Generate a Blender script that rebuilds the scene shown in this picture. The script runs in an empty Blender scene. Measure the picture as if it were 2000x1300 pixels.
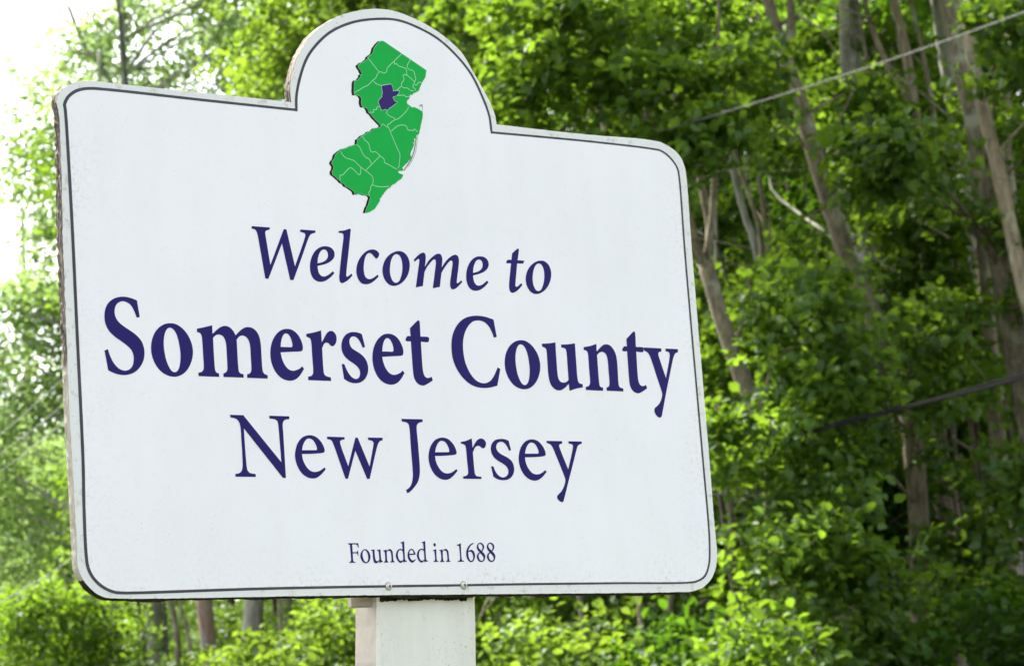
import bpy, bmesh, math, random
import numpy as np
from mathutils import Vector, Matrix
from mathutils.geometry import tessellate_polygon

# ------------------------------------------------------------------ camera, sky, sun
scene = bpy.context.scene
col = scene.collection
R = math.radians

CAM = np.array([-2.96034593, -3.96298776, 1.5])
ROT = np.array([[0.77831111, -0.04147149, -0.62650773],
                [-0.62422504, -0.15859800, -0.76497698],
                [-0.06763814, 0.98647189, -0.14932613]])
cam_data = bpy.data.cameras.new('camera')
cam = bpy.data.objects.new('camera', cam_data)
col.objects.link(cam)
m4 = Matrix.Identity(4)
for i in range(3):
    for j in range(3):
        m4[i][j] = ROT[i][j]
    m4[i][3] = CAM[i]
cam.matrix_world = m4
cam_data.sensor_width = 36.0
cam_data.lens = 101.7
cam_data.clip_start = 0.1
cam_data.clip_end = 3000
cam_data.dof.use_dof = True
cam_data.dof.focus_distance = 4.95
cam_data.dof.aperture_fstop = 13.0
scene.camera = cam

FWD = np.array([0.6336, 0.7736, 0.0])      # level forward direction of the view
RGT = np.array([0.7736, -0.6336, 0.0])     # level right direction

SUN_TO = -0.42 * RGT + 0.54 * FWD + np.array([0, 0, 0.85])
SUN_TO = SUN_TO / np.linalg.norm(SUN_TO)
sun_elev = math.asin(SUN_TO[2])
sun_az = math.atan2(SUN_TO[0], SUN_TO[1])   # clockwise from +Y
world = bpy.data.worlds.new('World')
scene.world = world
world.use_nodes = True
wn = world.node_tree
wn.nodes.clear()
sky_tex = wn.nodes.new('ShaderNodeTexSky')
sky_tex.sky_type = 'NISHITA'
sky_tex.sun_disc = False
sky_tex.sun_elevation = sun_elev
sky_tex.sun_rotation = sun_az
sky_tex.air_density = 1.0
sky_tex.dust_density = 3.5
sky_tex.ozone_density = 1.0
hs = wn.nodes.new('ShaderNodeHueSaturation')
hs.inputs['Saturation'].default_value = 0.35
bg = wn.nodes.new('ShaderNodeBackground')
bg.inputs['Strength'].default_value = 0.15
wo = wn.nodes.new('ShaderNodeOutputWorld')
wn.links.new(sky_tex.outputs[0], hs.inputs['Color'])
wn.links.new(hs.outputs[0], bg.inputs['Color'])
wn.links.new(bg.outputs[0], wo.inputs['Surface'])

sun_data = bpy.data.lights.new('sun', 'SUN')
sun_data.energy = 4.6
sun_data.angle = R(3.0)
sun_data.color = (1.0, 0.94, 0.82)
sun = bpy.data.objects.new('sun', sun_data)
sun.rotation_mode = 'QUATERNION'
sun.rotation_quaternion = Vector(SUN_TO).to_track_quat('Z', 'Y')
sun.location = (0, 0, 30)
col.objects.link(sun)

scene.view_settings.view_transform = 'Standard'
scene.view_settings.look = 'None'
scene.view_settings.exposure = 1.94
scene.view_settings.gamma = 1.0
scene.view_settings.use_curve_mapping = False
scene.render.engine = 'CYCLES'
cy = scene.cycles
cy.max_bounces = 8
cy.diffuse_bounces = 4
cy.glossy_bounces = 2
cy.transmission_bounces = 5
cy.transparent_max_bounces = 4
cy.use_denoising = True
cy.sample_clamp_indirect = 6.0

rng = np.random.default_rng(11)
random.seed(5)


# ------------------------------------------------------------------ helpers
def tag(o, label=None, cat=None, group=None, kind=None):
    if label: o['label'] = label
    if cat: o['category'] = cat
    if group: o['group'] = group
    if kind: o['kind'] = kind
    return o


def empty(name, loc=(0, 0, 0)):
    o = bpy.data.objects.new(name, None)
    o.empty_display_size = 0.2
    o.location = loc
    col.objects.link(o)
    return o


def link_mesh(name, verts, faces, mats, parent=None, smooth=False, slots=None, loc=None):
    me = bpy.data.meshes.new(name)
    me.from_pydata([tuple(map(float, v)) for v in verts], [], faces)
    for m in (mats if isinstance(mats, (list, tuple)) else [mats]):
        me.materials.append(m)
    if slots is not None:
        me.polygons.foreach_set('material_index', slots)
    if smooth:
        me.polygons.foreach_set('use_smooth', [True] * len(me.polygons))
    me.update()
    o = bpy.data.objects.new(name, me)
    col.objects.link(o)
    if parent is not None:
        o.parent = parent
    if loc is not None:
        o.location = loc
    return o


def spot(u, depth):
    """a level distance in front of the camera (m) and a bearing (photo column) -> ground x, y"""
    s = (u - 1000.0) / 5650.0 * depth
    p = CAM + FWD * depth + RGT * s
    return np.array([p[0], p[1], terrain(p[0], p[1])])


def at(u, v, d):
    return CAM + ROT @ np.array([(u - 1000.0) / 5650.0 * d, -(v - 650.0) / 5650.0 * d, -d])


def smooth01(t):
    t = np.clip(t, 0, 1)
    return t * t * (3 - 2 * t)


def terrain(x, y):
    dx, dy = np.asarray(x) - CAM[0], np.asarray(y) - CAM[1]
    h = dx * FWD[0] + dy * FWD[1]
    s = dx * RGT[0] + dy * RGT[1]
    right = smooth01((s / np.maximum(h, 5.0) * 5650 + 700) / 1200.0)     # the bank is steeper on the right
    z = smooth01((h - 14) / 60.0) * (3.5 + 5.5 * right) + 0.10 * np.sin(x * 0.7) * np.cos(y * 0.6) * smooth01((h - 12) / 5)
    z = z + smooth01((h - 80) / 200.0) * 6.0
    return z


# splines through marked corners ------------------------------------------------
def parse(s):
    out = []
    for w in s.split():
        c = w.endswith('*')
        a, b = w.rstrip('*').split(',')
        out.append((float(a) * 1e-4, float(b) * 1e-4, c))
    return out


def catmull(p0, p1, p2, p3, n):
    res = []
    d = lambda a, b: max(1e-9, math.hypot(a[0] - b[0], a[1] - b[1]) ** 0.5)
    t0 = 0.0; t1 = t0 + d(p0, p1); t2 = t1 + d(p1, p2); t3 = t2 + d(p2, p3)
    L = lambda a, b, ta, tb, t: tuple(((tb - t) * a[k] + (t - ta) * b[k]) / (tb - ta) for k in (0, 1))
    for i in range(n):
        t = t1 + (t2 - t1) * i / n
        A1 = L(p0, p1, t0, t1, t); A2 = L(p1, p2, t1, t2, t); A3 = L(p2, p3, t2, t3, t)
        B1 = L(A1, A2, t0, t2, t); B2 = L(A2, A3, t1, t3, t)
        res.append(L(B1, B2, t1, t2, t))
    return res


def smooth_loop(pts, step=0.004, nmax=14, closed=True):
    n = len(pts)
    out = []
    rngi = range(n if closed else n - 1)
    for i in rngi:
        p1, p2 = pts[i], pts[(i + 1) % n]
        length = math.hypot(p1[0] - p2[0], p1[1] - p2[1])
        k = max(1, min(nmax, int(math.ceil(length / step))))
        if p1[2] and p2[2]:
            out += [(p1[0] + (p2[0] - p1[0]) * j / k, p1[1] + (p2[1] - p1[1]) * j / k) for j in range(k)]
            continue
        p0 = pts[i - 1] if (closed or i > 0) else p1
        p3 = pts[(i + 2) % n] if (closed or i + 2 < n) else p2
        a = (2 * p1[0] - p2[0], 2 * p1[1] - p2[1]) if p1[2] or (p0 is p1) else p0
        b = (2 * p2[0] - p1[0], 2 * p2[1] - p1[1]) if p2[2] or (p3 is p2) else p3
        out += catmull(a, p1, p2, b, k)
    if not closed:
        out.append(pts[-1][:2])
    return out


def flat(name, loops, y, mat, parent, slot=None):
    """a flat piece of print or paint lying on the board: loops of (x, z), holes after the outline"""
    polys = [[Vector((x, z, 0)) for x, z in l] for l in loops]
    tris = tessellate_polygon(polys)
    verts = [(x, y, z) for l in loops for x, z in l]
    faces = []
    for a, b, c in tris:
        va, vb, vc = verts[a], verts[b], verts[c]
        ar = (vb[0] - va[0]) * (vc[2] - va[2]) - (vb[2] - va[2]) * (vc[0] - va[0])
        if abs(ar) < 1e-12: continue
        faces.append((a, b, c) if ar > 0 else (a, c, b))     # face towards -Y
    return link_mesh(name, verts, faces, mat, parent)


def ribbon(name, path, widths, y, mat, parent, closed=False):
    n = len(path)
    verts, faces = [], []
    for i in range(n):
        a = path[i - 1] if (closed or i) else path[i]
        b = path[(i + 1) % n] if (closed or i < n - 1) else path[i]
        tx, tz = b[0] - a[0], b[1] - a[1]
        l = math.hypot(tx, tz) or 1
        nx, nz = -tz / l, tx / l
        w = widths[i] if isinstance(widths, (list, np.ndarray)) else widths
        # mitre at sharp turns
        if (closed or 0 < i < n - 1):
            t1 = (path[i][0] - a[0], path[i][1] - a[1]); t2 = (b[0] - path[i][0], b[1] - path[i][1])
            l1, l2 = math.hypot(*t1) or 1, math.hypot(*t2) or 1
            cosv = (t1[0] * t2[0] + t1[1] * t2[1]) / l1 / l2
            w = w / max(0.6, math.sqrt(max(0.02, (1 + cosv) / 2)))
        verts += [(path[i][0] + nx * w / 2, y, path[i][1] + nz * w / 2), (path[i][0] - nx * w / 2, y, path[i][1] - nz * w / 2)]
    for i in range(n if closed else n - 1):
        j = (i + 1) % n
        faces.append((2 * i, 2 * i + 1, 2 * j + 1, 2 * j))
    return verts, faces


def tube(path, radii, segs=8, wobble=0.0, cap=True):
    path = [np.asarray(p, float) for p in path]
    n = len(path)
    verts, faces = [], []
    ref = np.array([0.31, 0.22, 0.93])
    for i in range(n):
        t = path[min(i + 1, n - 1)] - path[max(i - 1, 0)]
        t = t / (np.linalg.norm(t) + 1e-9)
        if abs(t @ ref) > 0.95: ref = np.array([0.9, 0.3, 0.1])
        a = np.cross(t, ref); a /= np.linalg.norm(a)
        b = np.cross(t, a)
        for k in range(segs):
            ang = 2 * math.pi * k / segs
            r = radii[i] * (1 + wobble * random.uniform(-1, 1))
            verts.append(path[i] + (a * math.cos(ang) + b * math.sin(ang)) * r)
    for i in range(n - 1):
        for k in range(segs):
            k2 = (k + 1) % segs
            faces.append((i * segs + k, (i + 1) * segs + k, (i + 1) * segs + k2, i * segs + k2))
    if cap:
        faces.append(tuple(range(segs)))
        faces.append(tuple((n - 1) * segs + k for k in reversed(range(segs))))
    return verts, faces


def merge(parts):
    V, Fc = [], []
    for v, f in parts:
        o = len(V)
        V += list(v)
        Fc += [tuple(i + o for i in q) for q in f]
    return V, Fc


def refine(path, n):
    """smooth polyline in 3-D with n points per span"""
    P = [np.asarray(p, float) for p in path]
    out = []
    for i in range(len(P) - 1):
        p0, p1, p2, p3 = P[max(i - 1, 0)], P[i], P[i + 1], P[min(i + 2, len(P) - 1)]
        for k in range(n):
            t = k / n
            out.append(0.5 * ((2 * p1) + (-p0 + p2) * t + (2 * p0 - 5 * p1 + 4 * p2 - p3) * t * t + (-p0 + 3 * p1 - 3 * p2 + p3) * t ** 3))
    out.append(P[-1])
    return out


# ------------------------------------------------------------------ materials
def new_mat(name):
    m = bpy.data.materials.new(name)
    m.use_nodes = True
    nt = m.node_tree
    b = nt.nodes['Principled BSDF']
    return m, nt, b


def N(nt, t, **kw):
    n = nt.nodes.new(t)
    for k, v in kw.items():
        setattr(n, k, v)
    return n


def noise(nt, scale, detail=4, rough=0.55, vec=None, map_scale=None):
    n = N(nt, 'ShaderNodeTexNoise')
    n.inputs['Scale'].default_value = scale
    n.inputs['Detail'].default_value = detail
    n.inputs['Roughness'].default_value = rough
    if vec is not None:
        if map_scale is not None:
            mp = N(nt, 'ShaderNodeMapping')
            mp.inputs['Scale'].default_value = map_scale
            nt.links.new(vec, mp.inputs['Vector'])
            vec = mp.outputs[0]
        nt.links.new(vec, n.inputs['Vector'])
    return n


def ramp(nt, src, stops, interp='LINEAR'):
    r = N(nt, 'ShaderNodeValToRGB')
    r.color_ramp.interpolation = interp
    e = r.color_ramp.elements
    while len(e) < len(stops): e.new(0.5)
    for i, (p, c) in enumerate(stops):
        e[i].position = p
        e[i].color = (*c, 1) if len(c) == 3 else c
    nt.links.new(src, r.inputs['Fac'])
    return r


def mixc(nt, fac, a, b, blend='MIX'):
    m = N(nt, 'ShaderNodeMix', data_type='RGBA', blend_type=blend)
    for sock, v in ((m.inputs[0], fac), (m.inputs[6], a), (m.inputs[7], b)):
        if isinstance(v, (int, float)): sock.default_value = v
        elif isinstance(v, tuple): sock.default_value = (*v, 1)
        else: nt.links.new(v, sock)
    return m.outputs[2]


def bump(nt, b, height, strength, dist):
    bp = N(nt, 'ShaderNodeBump')
    bp.inputs['Strength'].default_value = strength
    bp.inputs['Distance'].default_value = dist
    nt.links.new(height, bp.inputs['Height'])
    nt.links.new(bp.outputs[0], b.inputs['Normal'])


def paint_mat(name, base, dirt, dirt_lo, speck=0.0, rough=0.5, bscale=60, bstr=0.15, mottling=0.04, streak=0.0, grime=0.0):
    m, nt, b = new_mat(name)
    co = N(nt, 'ShaderNodeTexCoord').outputs['Object']
    n1 = noise(nt, 3.0, 5, 0.6, co)
    n2 = noise(nt, 38, 6, 0.7, co)
    big = ramp(nt, n1.outputs['Fac'], [(0.3, tuple(c * (1 - mottling) for c in base)), (0.7, base)])
    mask = ramp(nt, n2.outputs['Fac'], [(dirt_lo, (0, 0, 0)), (dirt_lo + 0.14, (1, 1, 1))])
    c = mixc(nt, mask.outputs[0], big.outputs[0], dirt)
    if speck > 0:
        n3 = noise(nt, 240, 3, 0.6, co)
        n4 = noise(nt, 9, 3, 0.6, co)
        mul = N(nt, 'ShaderNodeMath', operation='MULTIPLY')
        r3 = ramp(nt, n3.outputs['Fac'], [(0.63, (0, 0, 0)), (0.69, (1, 1, 1))])
        r4 = ramp(nt, n4.outputs['Fac'], [(0.40, (0, 0, 0)), (0.62, (1, 1, 1))])
        nt.links.new(r3.outputs[0], mul.inputs[0]); nt.links.new(r4.outputs[0], mul.inputs[1])
        mm = N(nt, 'ShaderNodeMath', operation='MULTIPLY'); mm.inputs[1].default_value = speck
        nt.links.new(mul.outputs[0], mm.inputs[0])
        c = mixc(nt, mm.outputs[0], c, (0.10, 0.09, 0.07))
    if grime:
        sx = N(nt, 'ShaderNodeSeparateXYZ'); nt.links.new(co, sx.inputs[0])
        def lin(out, k, off):
            q = N(nt, 'ShaderNodeMath', operation='MULTIPLY_ADD'); nt.links.new(out, q.inputs[0]); q.inputs[1].default_value = k; q.inputs[2].default_value = off
            return q.outputs[0]
        def mn(a_, b_):
            q = N(nt, 'ShaderNodeMath', operation='MINIMUM'); nt.links.new(a_, q.inputs[0]); nt.links.new(b_, q.inputs[1])
            return q.outputs[0]
        dist = mn(mn(lin(sx.outputs[0], 1, 0.607), lin(sx.outputs[0], -1, 0.722)), lin(sx.outputs[2], 1, -1.826))
        em = ramp(nt, dist, [(0.0, (1, 1, 1)), (0.022, (.45, .45, .45)), (0.085, (0, 0, 0))])
        gn = noise(nt, 130, 5, 0.7, co)
        gr = ramp(nt, gn.outputs['Fac'], [(0.50, (0, 0, 0)), (0.64, (1, 1, 1))])
        gl_ = noise(nt, 7, 4, 0.6, co)
        glr = ramp(nt, gl_.outputs['Fac'], [(0.36, (0, 0, 0)), (0.62, (1, 1, 1))])
        g1 = mixc(nt, 1.0, em.outputs[0], gr.outputs[0], 'MULTIPLY')
        g2 = mixc(nt, 1.0, g1, glr.outputs[0], 'MULTIPLY')
        g3 = mixc(nt, 1.0, g2, (grime, grime, grime), 'MULTIPLY')
        c = mixc(nt, g3, c, (0.30, 0.29, 0.25))
    if streak:
        st = noise(nt, 1.0, 5, 0.6, co, (17, 17, 2.2))
        rs = ramp(nt, st.outputs['Fac'], [(0.40, (1, 1, 1)), (0.72, (1 - streak, 1 - streak, 1 - streak * 1.1))])
        c = mixc(nt, 1.0, c, rs.outputs[0], 'MULTIPLY')
        sm = noise(nt, 1.0, 6, 0.65, co, (4.5, 4.5, 3.2))
        r5 = ramp(nt, sm.outputs['Fac'], [(0.52, (1, 1, 1)), (0.74, (1 - streak * 1.3, 1 - streak * 1.3, 1 - streak * 1.5))])
        c = mixc(nt, 1.0, c, r5.outputs[0], 'MULTIPLY')
    nt.links.new(c, b.inputs['Base Color'])
    b.inputs['Roughness'].default_value = rough
    nb = noise(nt, bscale, 5, 0.6, co)
    bump(nt, b, nb.outputs['Fac'], bstr, 0.002)
    return m


M_FACE = paint_mat('white_sign_paint', (0.85, 0.845, 0.875), (0.76, 0.76, 0.75), 0.60, 0.30, 0.42, 45, 0.10, 0.05, 0.025, 0.38)
M_RIM = paint_mat('weathered_white_rim', (0.76, 0.77, 0.765), (0.50, 0.49, 0.43), 0.54, 1.0, 0.6, 70, 0.3, 0.10)
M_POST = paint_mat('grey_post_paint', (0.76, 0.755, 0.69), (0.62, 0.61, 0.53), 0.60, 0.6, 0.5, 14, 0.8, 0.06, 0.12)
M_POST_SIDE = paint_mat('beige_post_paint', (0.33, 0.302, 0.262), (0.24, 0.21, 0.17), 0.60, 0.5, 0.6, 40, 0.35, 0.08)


def plain(name, c, rough=0.5, metal=0.0, nscale=None, var=0.15):
    m, nt, b = new_mat(name)
    b.inputs['Base Color'].default_value = (*c, 1)
    b.inputs['Roughness'].default_value = rough
    b.inputs['Metallic'].default_value = metal
    b.inputs['Specular IOR Level'].default_value = 0.1 if max(c) < 0.3 or rough < 0.5 and metal == 0 else 0.25
    if nscale:
        co = N(nt, 'ShaderNodeTexCoord').outputs['Object']
        n1 = noise(nt, nscale, 5, 0.6, co)
        r = ramp(nt, n1.outputs['Fac'], [(0.3, tuple(x * (1 - var) for x in c)), (0.7, tuple(min(1, x * (1 + var)) for x in c))])
        nt.links.new(r.outputs[0], b.inputs['Base Color'])
    return m


M_INK = plain('indigo_lettering', (0.017, 0.013, 0.125), 0.45, 0, 25, 0.06)
M_GREEN = plain('green_print', (0.007, 0.385, 0.062), 0.45, 0, 25, 0.04)
M_PURPLE = plain('purple_print', (0.038, 0.017, 0.145), 0.45, 0, 25, 0.05)
M_PALE = plain('pale_green_print', (0.36, 0.72, 0.42), 0.5)
M_SHADE = plain('dark_print', (0.022, 0.012, 0.014), 0.5)
M_SCREW = plain('screw_metal', (0.62, 0.60, 0.54), 0.38, 0.55, 300, 0.3)
M_SLOT = plain('screw_recess', (0.03, 0.022, 0.015), 0.8, 0.2)
M_MILDEW_SHADE = plain('black_mildew_and_shade', (0.030, 0.024, 0.015), 0.9, 0, 90, 0.7)  # mildew on the underside, and the painted shade where board meets post
M_CABLE_G = plain('grey_cable', (0.12, 0.12, 0.12), 0.6, 0.0, 6, 0.2)
M_CABLE_PALE = plain('pale_wire', (0.40, 0.40, 0.40), 0.6, 0.0, 6, 0.2)
M_CABLE_K = plain('black_cable', (0.004, 0.004, 0.005), 0.8, 0, 6, 0.2)
M_CABLE_K.node_tree.nodes['Principled BSDF'].inputs['Specular IOR Level'].default_value = 0.02
M_POLE = plain('dark_grey_metal', (0.05, 0.05, 0.055), 0.4, 0.3, 20, 0.25)
M_ORANGE = plain('orange_leaf', (0.70, 0.22, 0.06), 0.6)


def border_mat():
    m, nt, b = new_mat('black_border_paint')
    co = N(nt, 'ShaderNodeTexCoord').outputs['Object']
    n1 = noise(nt, 5, 4, 0.6, co)
    n2 = noise(nt, 150, 3, 0.7, co, (1, 1, 0.5))
    c1 = ramp(nt, n1.outputs['Fac'], [(0.35, (0.016, 0.017, 0.021)), (0.7, (0.040, 0.043, 0.056))])
    k = ramp(nt, n2.outputs['Fac'], [(0.66, (0, 0, 0)), (0.74, (1, 1, 1))])
    c = mixc(nt, k.outputs[0], c1.outputs[0], (0.22, 0.23, 0.26))
    nt.links.new(c, b.inputs['Base Color'])
    b.inputs['Roughness'].default_value = 0.5
    return m


M_BORDER = border_mat()


def edge_mat():
    """side of the plywood: beige paint peeled back to dark rotten plies towards the top"""
    m, nt, b = new_mat('peeling_plywood_edge')
    co = N(nt, 'ShaderNodeTexCoord').outputs['Object']
    n1 = noise(nt, 1.0, 6, 0.65, co, (60, 900, 16))
    n2 = noise(nt, 1.0, 5, 0.7, co, (40, 120, 40))
    wood = ramp(nt, n1.outputs['Fac'], [(0.30, (0.012, 0.009, 0.007)), (0.48, (0.07, 0.05, 0.035)), (0.58, (0.30, 0.25, 0.19)), (0.70, (0.52, 0.48, 0.41))])
    paint = ramp(nt, n2.outputs['Fac'], [(0.30, (0.30, 0.26, 0.20)), (0.45, (0.46, 0.42, 0.34)), (0.75, (0.60, 0.58, 0.52))])
    sep = N(nt, 'ShaderNodeSeparateXYZ')
    nt.links.new(co, sep.inputs[0])
    mr = N(nt, 'ShaderNodeMapRange')
    mr.inputs['From Min'].default_value = 2.16; mr.inputs['From Max'].default_value = 2.30
    nt.links.new(sep.outputs[2], mr.inputs['Value'])
    n3 = noise(nt, 1.0, 4, 0.6, co, (20, 60, 20))
    ad = N(nt, 'ShaderNodeMath', operation='ADD'); nt.links.new(mr.outputs[0], ad.inputs[0]); nt.links.new(n3.outputs['Fac'], ad.inputs[1])
    k = ramp(nt, ad.outputs[0], [(0.62, (0, 0, 0)), (0.80, (1, 1, 1))])
    c = mixc(nt, k.outputs[0], paint.outputs[0], wood.outputs[0])
    nt.links.new(c, b.inputs['Base Color'])
    b.inputs['Roughness'].default_value = 0.85
    bump(nt, b, n1.outputs['Fac'], 0.9, 0.004)
    return m


M_EDGE = edge_mat()


def bark_mat(name, c_dark, c_light, patch):
    m, nt, b = new_mat(name)
    co = N(nt, 'ShaderNodeTexCoord').outputs['Object']
    n1 = noise(nt, 1.0, 7, 0.75, co, (20, 20, 5))
    n2 = noise(nt, 3.4, 5, 0.6, co)
    c1 = ramp(nt, n1.outputs['Fac'], [(0.32, c_dark), (0.62, c_light)])
    k = ramp(nt, n2.outputs['Fac'], [(0.54, (0, 0, 0)), (0.66, (1, 1, 1))])
    c = mixc(nt, k.outputs[0], c1.outputs[0], patch)
    nt.links.new(c, b.inputs['Base Color'])
    b.inputs['Roughness'].default_value = 0.9
    bump(nt, b, n1.outputs['Fac'], 0.8, 0.02)
    return m


M_BARK = bark_mat('brown_bark', (0.036, 0.030, 0.020), (0.24, 0.20, 0.13), (0.28, 0.28, 0.20))
M_BARK_DARK = bark_mat('dark_bark', (0.02, 0.016, 0.012), (0.075, 0.058, 0.042), (0.09, 0.09, 0.06))
M_BARK_PALE = bark_mat('pale_bark', (0.11, 0.088, 0.058), (0.38, 0.315, 0.215), (0.42, 0.42, 0.28))
M_BARK_GREY = bark_mat('grey_bark', (0.14, 0.13, 0.11), (0.34, 0.33, 0.28), (0.36, 0.38, 0.25))
M_BARK_RED = bark_mat('reddish_bark', (0.16, 0.10, 0.08), (0.36, 0.24, 0.19), (0.30, 0.27, 0.25))


def leaf_mat(name, dark, light, glow, trans=0.5, gloss=0.10):
    m = bpy.data.materials.new(name)
    m.use_nodes = True
    nt = m.node_tree
    nt.nodes.clear()
    at_ = N(nt, 'ShaderNodeAttribute', attribute_name='tint')
    r = ramp(nt, at_.outputs['Fac'], [(0.0, dark), (0.75, light), (1.0, tuple(min(1, x * 1.25) for x in light))])
    r2 = ramp(nt, at_.outputs['Fac'], [(0.0, tuple(x * 0.45 for x in glow)), (1.0, glow)])
    df = N(nt, 'ShaderNodeBsdfDiffuse'); nt.links.new(r.outputs[0], df.inputs['Color'])
    tl = N(nt, 'ShaderNodeBsdfTranslucent'); nt.links.new(r2.outputs[0], tl.inputs['Color'])
    mx = N(nt, 'ShaderNodeMixShader'); mx.inputs[0].default_value = trans
    nt.links.new(df.outputs[0], mx.inputs[1]); nt.links.new(tl.outputs[0], mx.inputs[2])
    gl = N(nt, 'ShaderNodeBsdfGlossy'); gl.inputs['Roughness'].default_value = 0.5
    gl.inputs['Color'].default_value = (0.9, 0.95, 0.9, 1)
    mx2 = N(nt, 'ShaderNodeMixShader'); mx2.inputs[0].default_value = gloss
    nt.links.new(mx.outputs[0], mx2.inputs[1]); nt.links.new(gl.outputs[0], mx2.inputs[2])
    o = N(nt, 'ShaderNodeOutputMaterial'); nt.links.new(mx2.outputs[0], o.inputs['Surface'])
    return m


#                          dark                   light                  glow (transmitted)
L_DEEP = leaf_mat('deep_green_leaves', (0.010, 0.038, 0.004), (0.040, 0.095, 0.008), (0.115, 0.26, 0.010), 0.45, 0.018)
L_MID = leaf_mat('mid_green_leaves', (0.016, 0.054, 0.007), (0.065, 0.130, 0.014), (0.225, 0.385, 0.022), 0.5, 0.022)
L_LIME = leaf_mat('yellow_green_leaves', (0.021, 0.060, 0.009), (0.072, 0.134, 0.016), (0.23, 0.365, 0.028), 0.5, 0.02)
L_HAZED = leaf_mat('hazed_green_leaves', (0.055, 0.115, 0.034), (0.12, 0.205, 0.062), (0.38, 0.57, 0.15), 0.5, 0.02)  # haze and glare of the left side put into a paler leaf colour
L_SHADE = leaf_mat('interior_shade_leaves', (0.004, 0.012, 0.003), (0.012, 0.028, 0.007), (0.02, 0.045, 0.006), 0.3, 0.012)  # near-black leaf colour stands in for shade inside the wood


def ground_mat():
    m, nt, b = new_mat('woodland_floor')
    co = N(nt, 'ShaderNodeTexCoord').outputs['Object']
    n1 = noise(nt, 0.35, 6, 0.6, co)
    n2 = noise(nt, 14, 5, 0.7, co)
    litter = ramp(nt, n2.outputs['Fac'], [(0.3, (0.018, 0.013, 0.008)), (0.55, (0.06, 0.042, 0.025)), (0.75, (0.12, 0.09, 0.05))])
    grass = ramp(nt, n2.outputs['Fac'], [(0.3, (0.02, 0.04, 0.010)), (0.7, (0.07, 0.11, 0.025))])
    k = ramp(nt, n1.outputs['Fac'], [(0.45, (0, 0, 0)), (0.58, (1, 1, 1))])
    c = mixc(nt, k.outputs[0], litter.outputs[0], grass.outputs[0])
    nt.links.new(c, b.inputs['Base Color'])
    b.inputs['Roughness'].default_value = 0.95
    bump(nt, b, n2.outputs['Fac'], 0.8, 0.05)
    return m


M_GROUND = ground_mat()


# ------------------------------------------------------------------ ground
def build_ground():
    hs_ = np.concatenate([np.linspace(-30, 10, 9), np.linspace(12, 100, 45), np.array([115, 140, 180, 240, 330, 450, 650, 900])])
    ss = np.concatenate([np.array([-700, -400, -220, -120, -80]), np.linspace(-60, 60, 41), np.array([80, 120, 220, 400, 700])])
    V = []
    for h in hs_:
        for s in ss:
            p = CAM + FWD * h + RGT * s
            V.append((p[0], p[1], float(terrain(p[0], p[1]))))
    nS = len(ss)
    Fc = [(i * nS + j, i * nS + j + 1, (i + 1) * nS + j + 1, (i + 1) * nS + j) for i in range(len(hs_) - 1) for j in range(nS - 1)]
    o = link_mesh('ground', V, Fc, M_GROUND, smooth=True)
    tag(o, kind='structure')


build_ground()


# ------------------------------------------------------------------ foliage machinery
def unit(v):
    return v / (np.linalg.norm(v, axis=-1, keepdims=True) + 1e-9)


def leaf_mesh(name, pos, nrm, tip, size, tint, mat, fine=True):
    """folded pointed leaves, one per row of pos"""
    n = len(pos)
    tip = unit(tip - nrm * np.sum(tip * nrm, axis=1, keepdims=True))
    side = np.cross(nrm, tip)
    s = size[:, None]
    fold = 0.16
    if fine:
        prof = [(0, 0, 0), (0.30, 0.36, fold), (0.66, 0.30, fold * .7), (1.0, 0, -0.12), (0.66, -0.30, fold * .7), (0.30, -0.36, fold)]
        quads = [(0, 1, 2, 3), (0, 3, 4, 5)]
    else:
        prof = [(0, 0, 0), (0.42, 0.36, fold), (1.0, 0, -0.1), (0.42, -0.36, fold)]
        quads = [(0, 1, 2), (0, 2, 3)]
    k = len(prof)
    V = np.empty((n, k, 3))
    for i, (a, b, c) in enumerate(prof):
        V[:, i] = pos + s * (a * tip + b * side + c * nrm)
    q = len(quads[0])
    base = (np.arange(n) * k)[:, None]
    L = np.concatenate([base + np.array(qd)[None] for qd in quads], axis=1).reshape(-1)
    nf = n * len(quads)
    me = bpy.data.meshes.new(name)
    me.vertices.add(n * k)
    me.vertices.foreach_set('co', V.astype(np.float32).reshape(-1))
    me.loops.add(len(L))
    me.loops.foreach_set('vertex_index', L.astype(np.int32))
    me.polygons.add(nf)
    me.polygons.foreach_set('loop_start', (np.arange(nf) * q).astype(np.int32))
    me.update(calc_edges=True)
    a = me.attributes.new('tint', 'FLOAT', 'FACE')
    a.data.foreach_set('value', np.repeat(tint, len(quads)).astype(np.float32))
    me.materials.append(mat)
    return me


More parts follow.
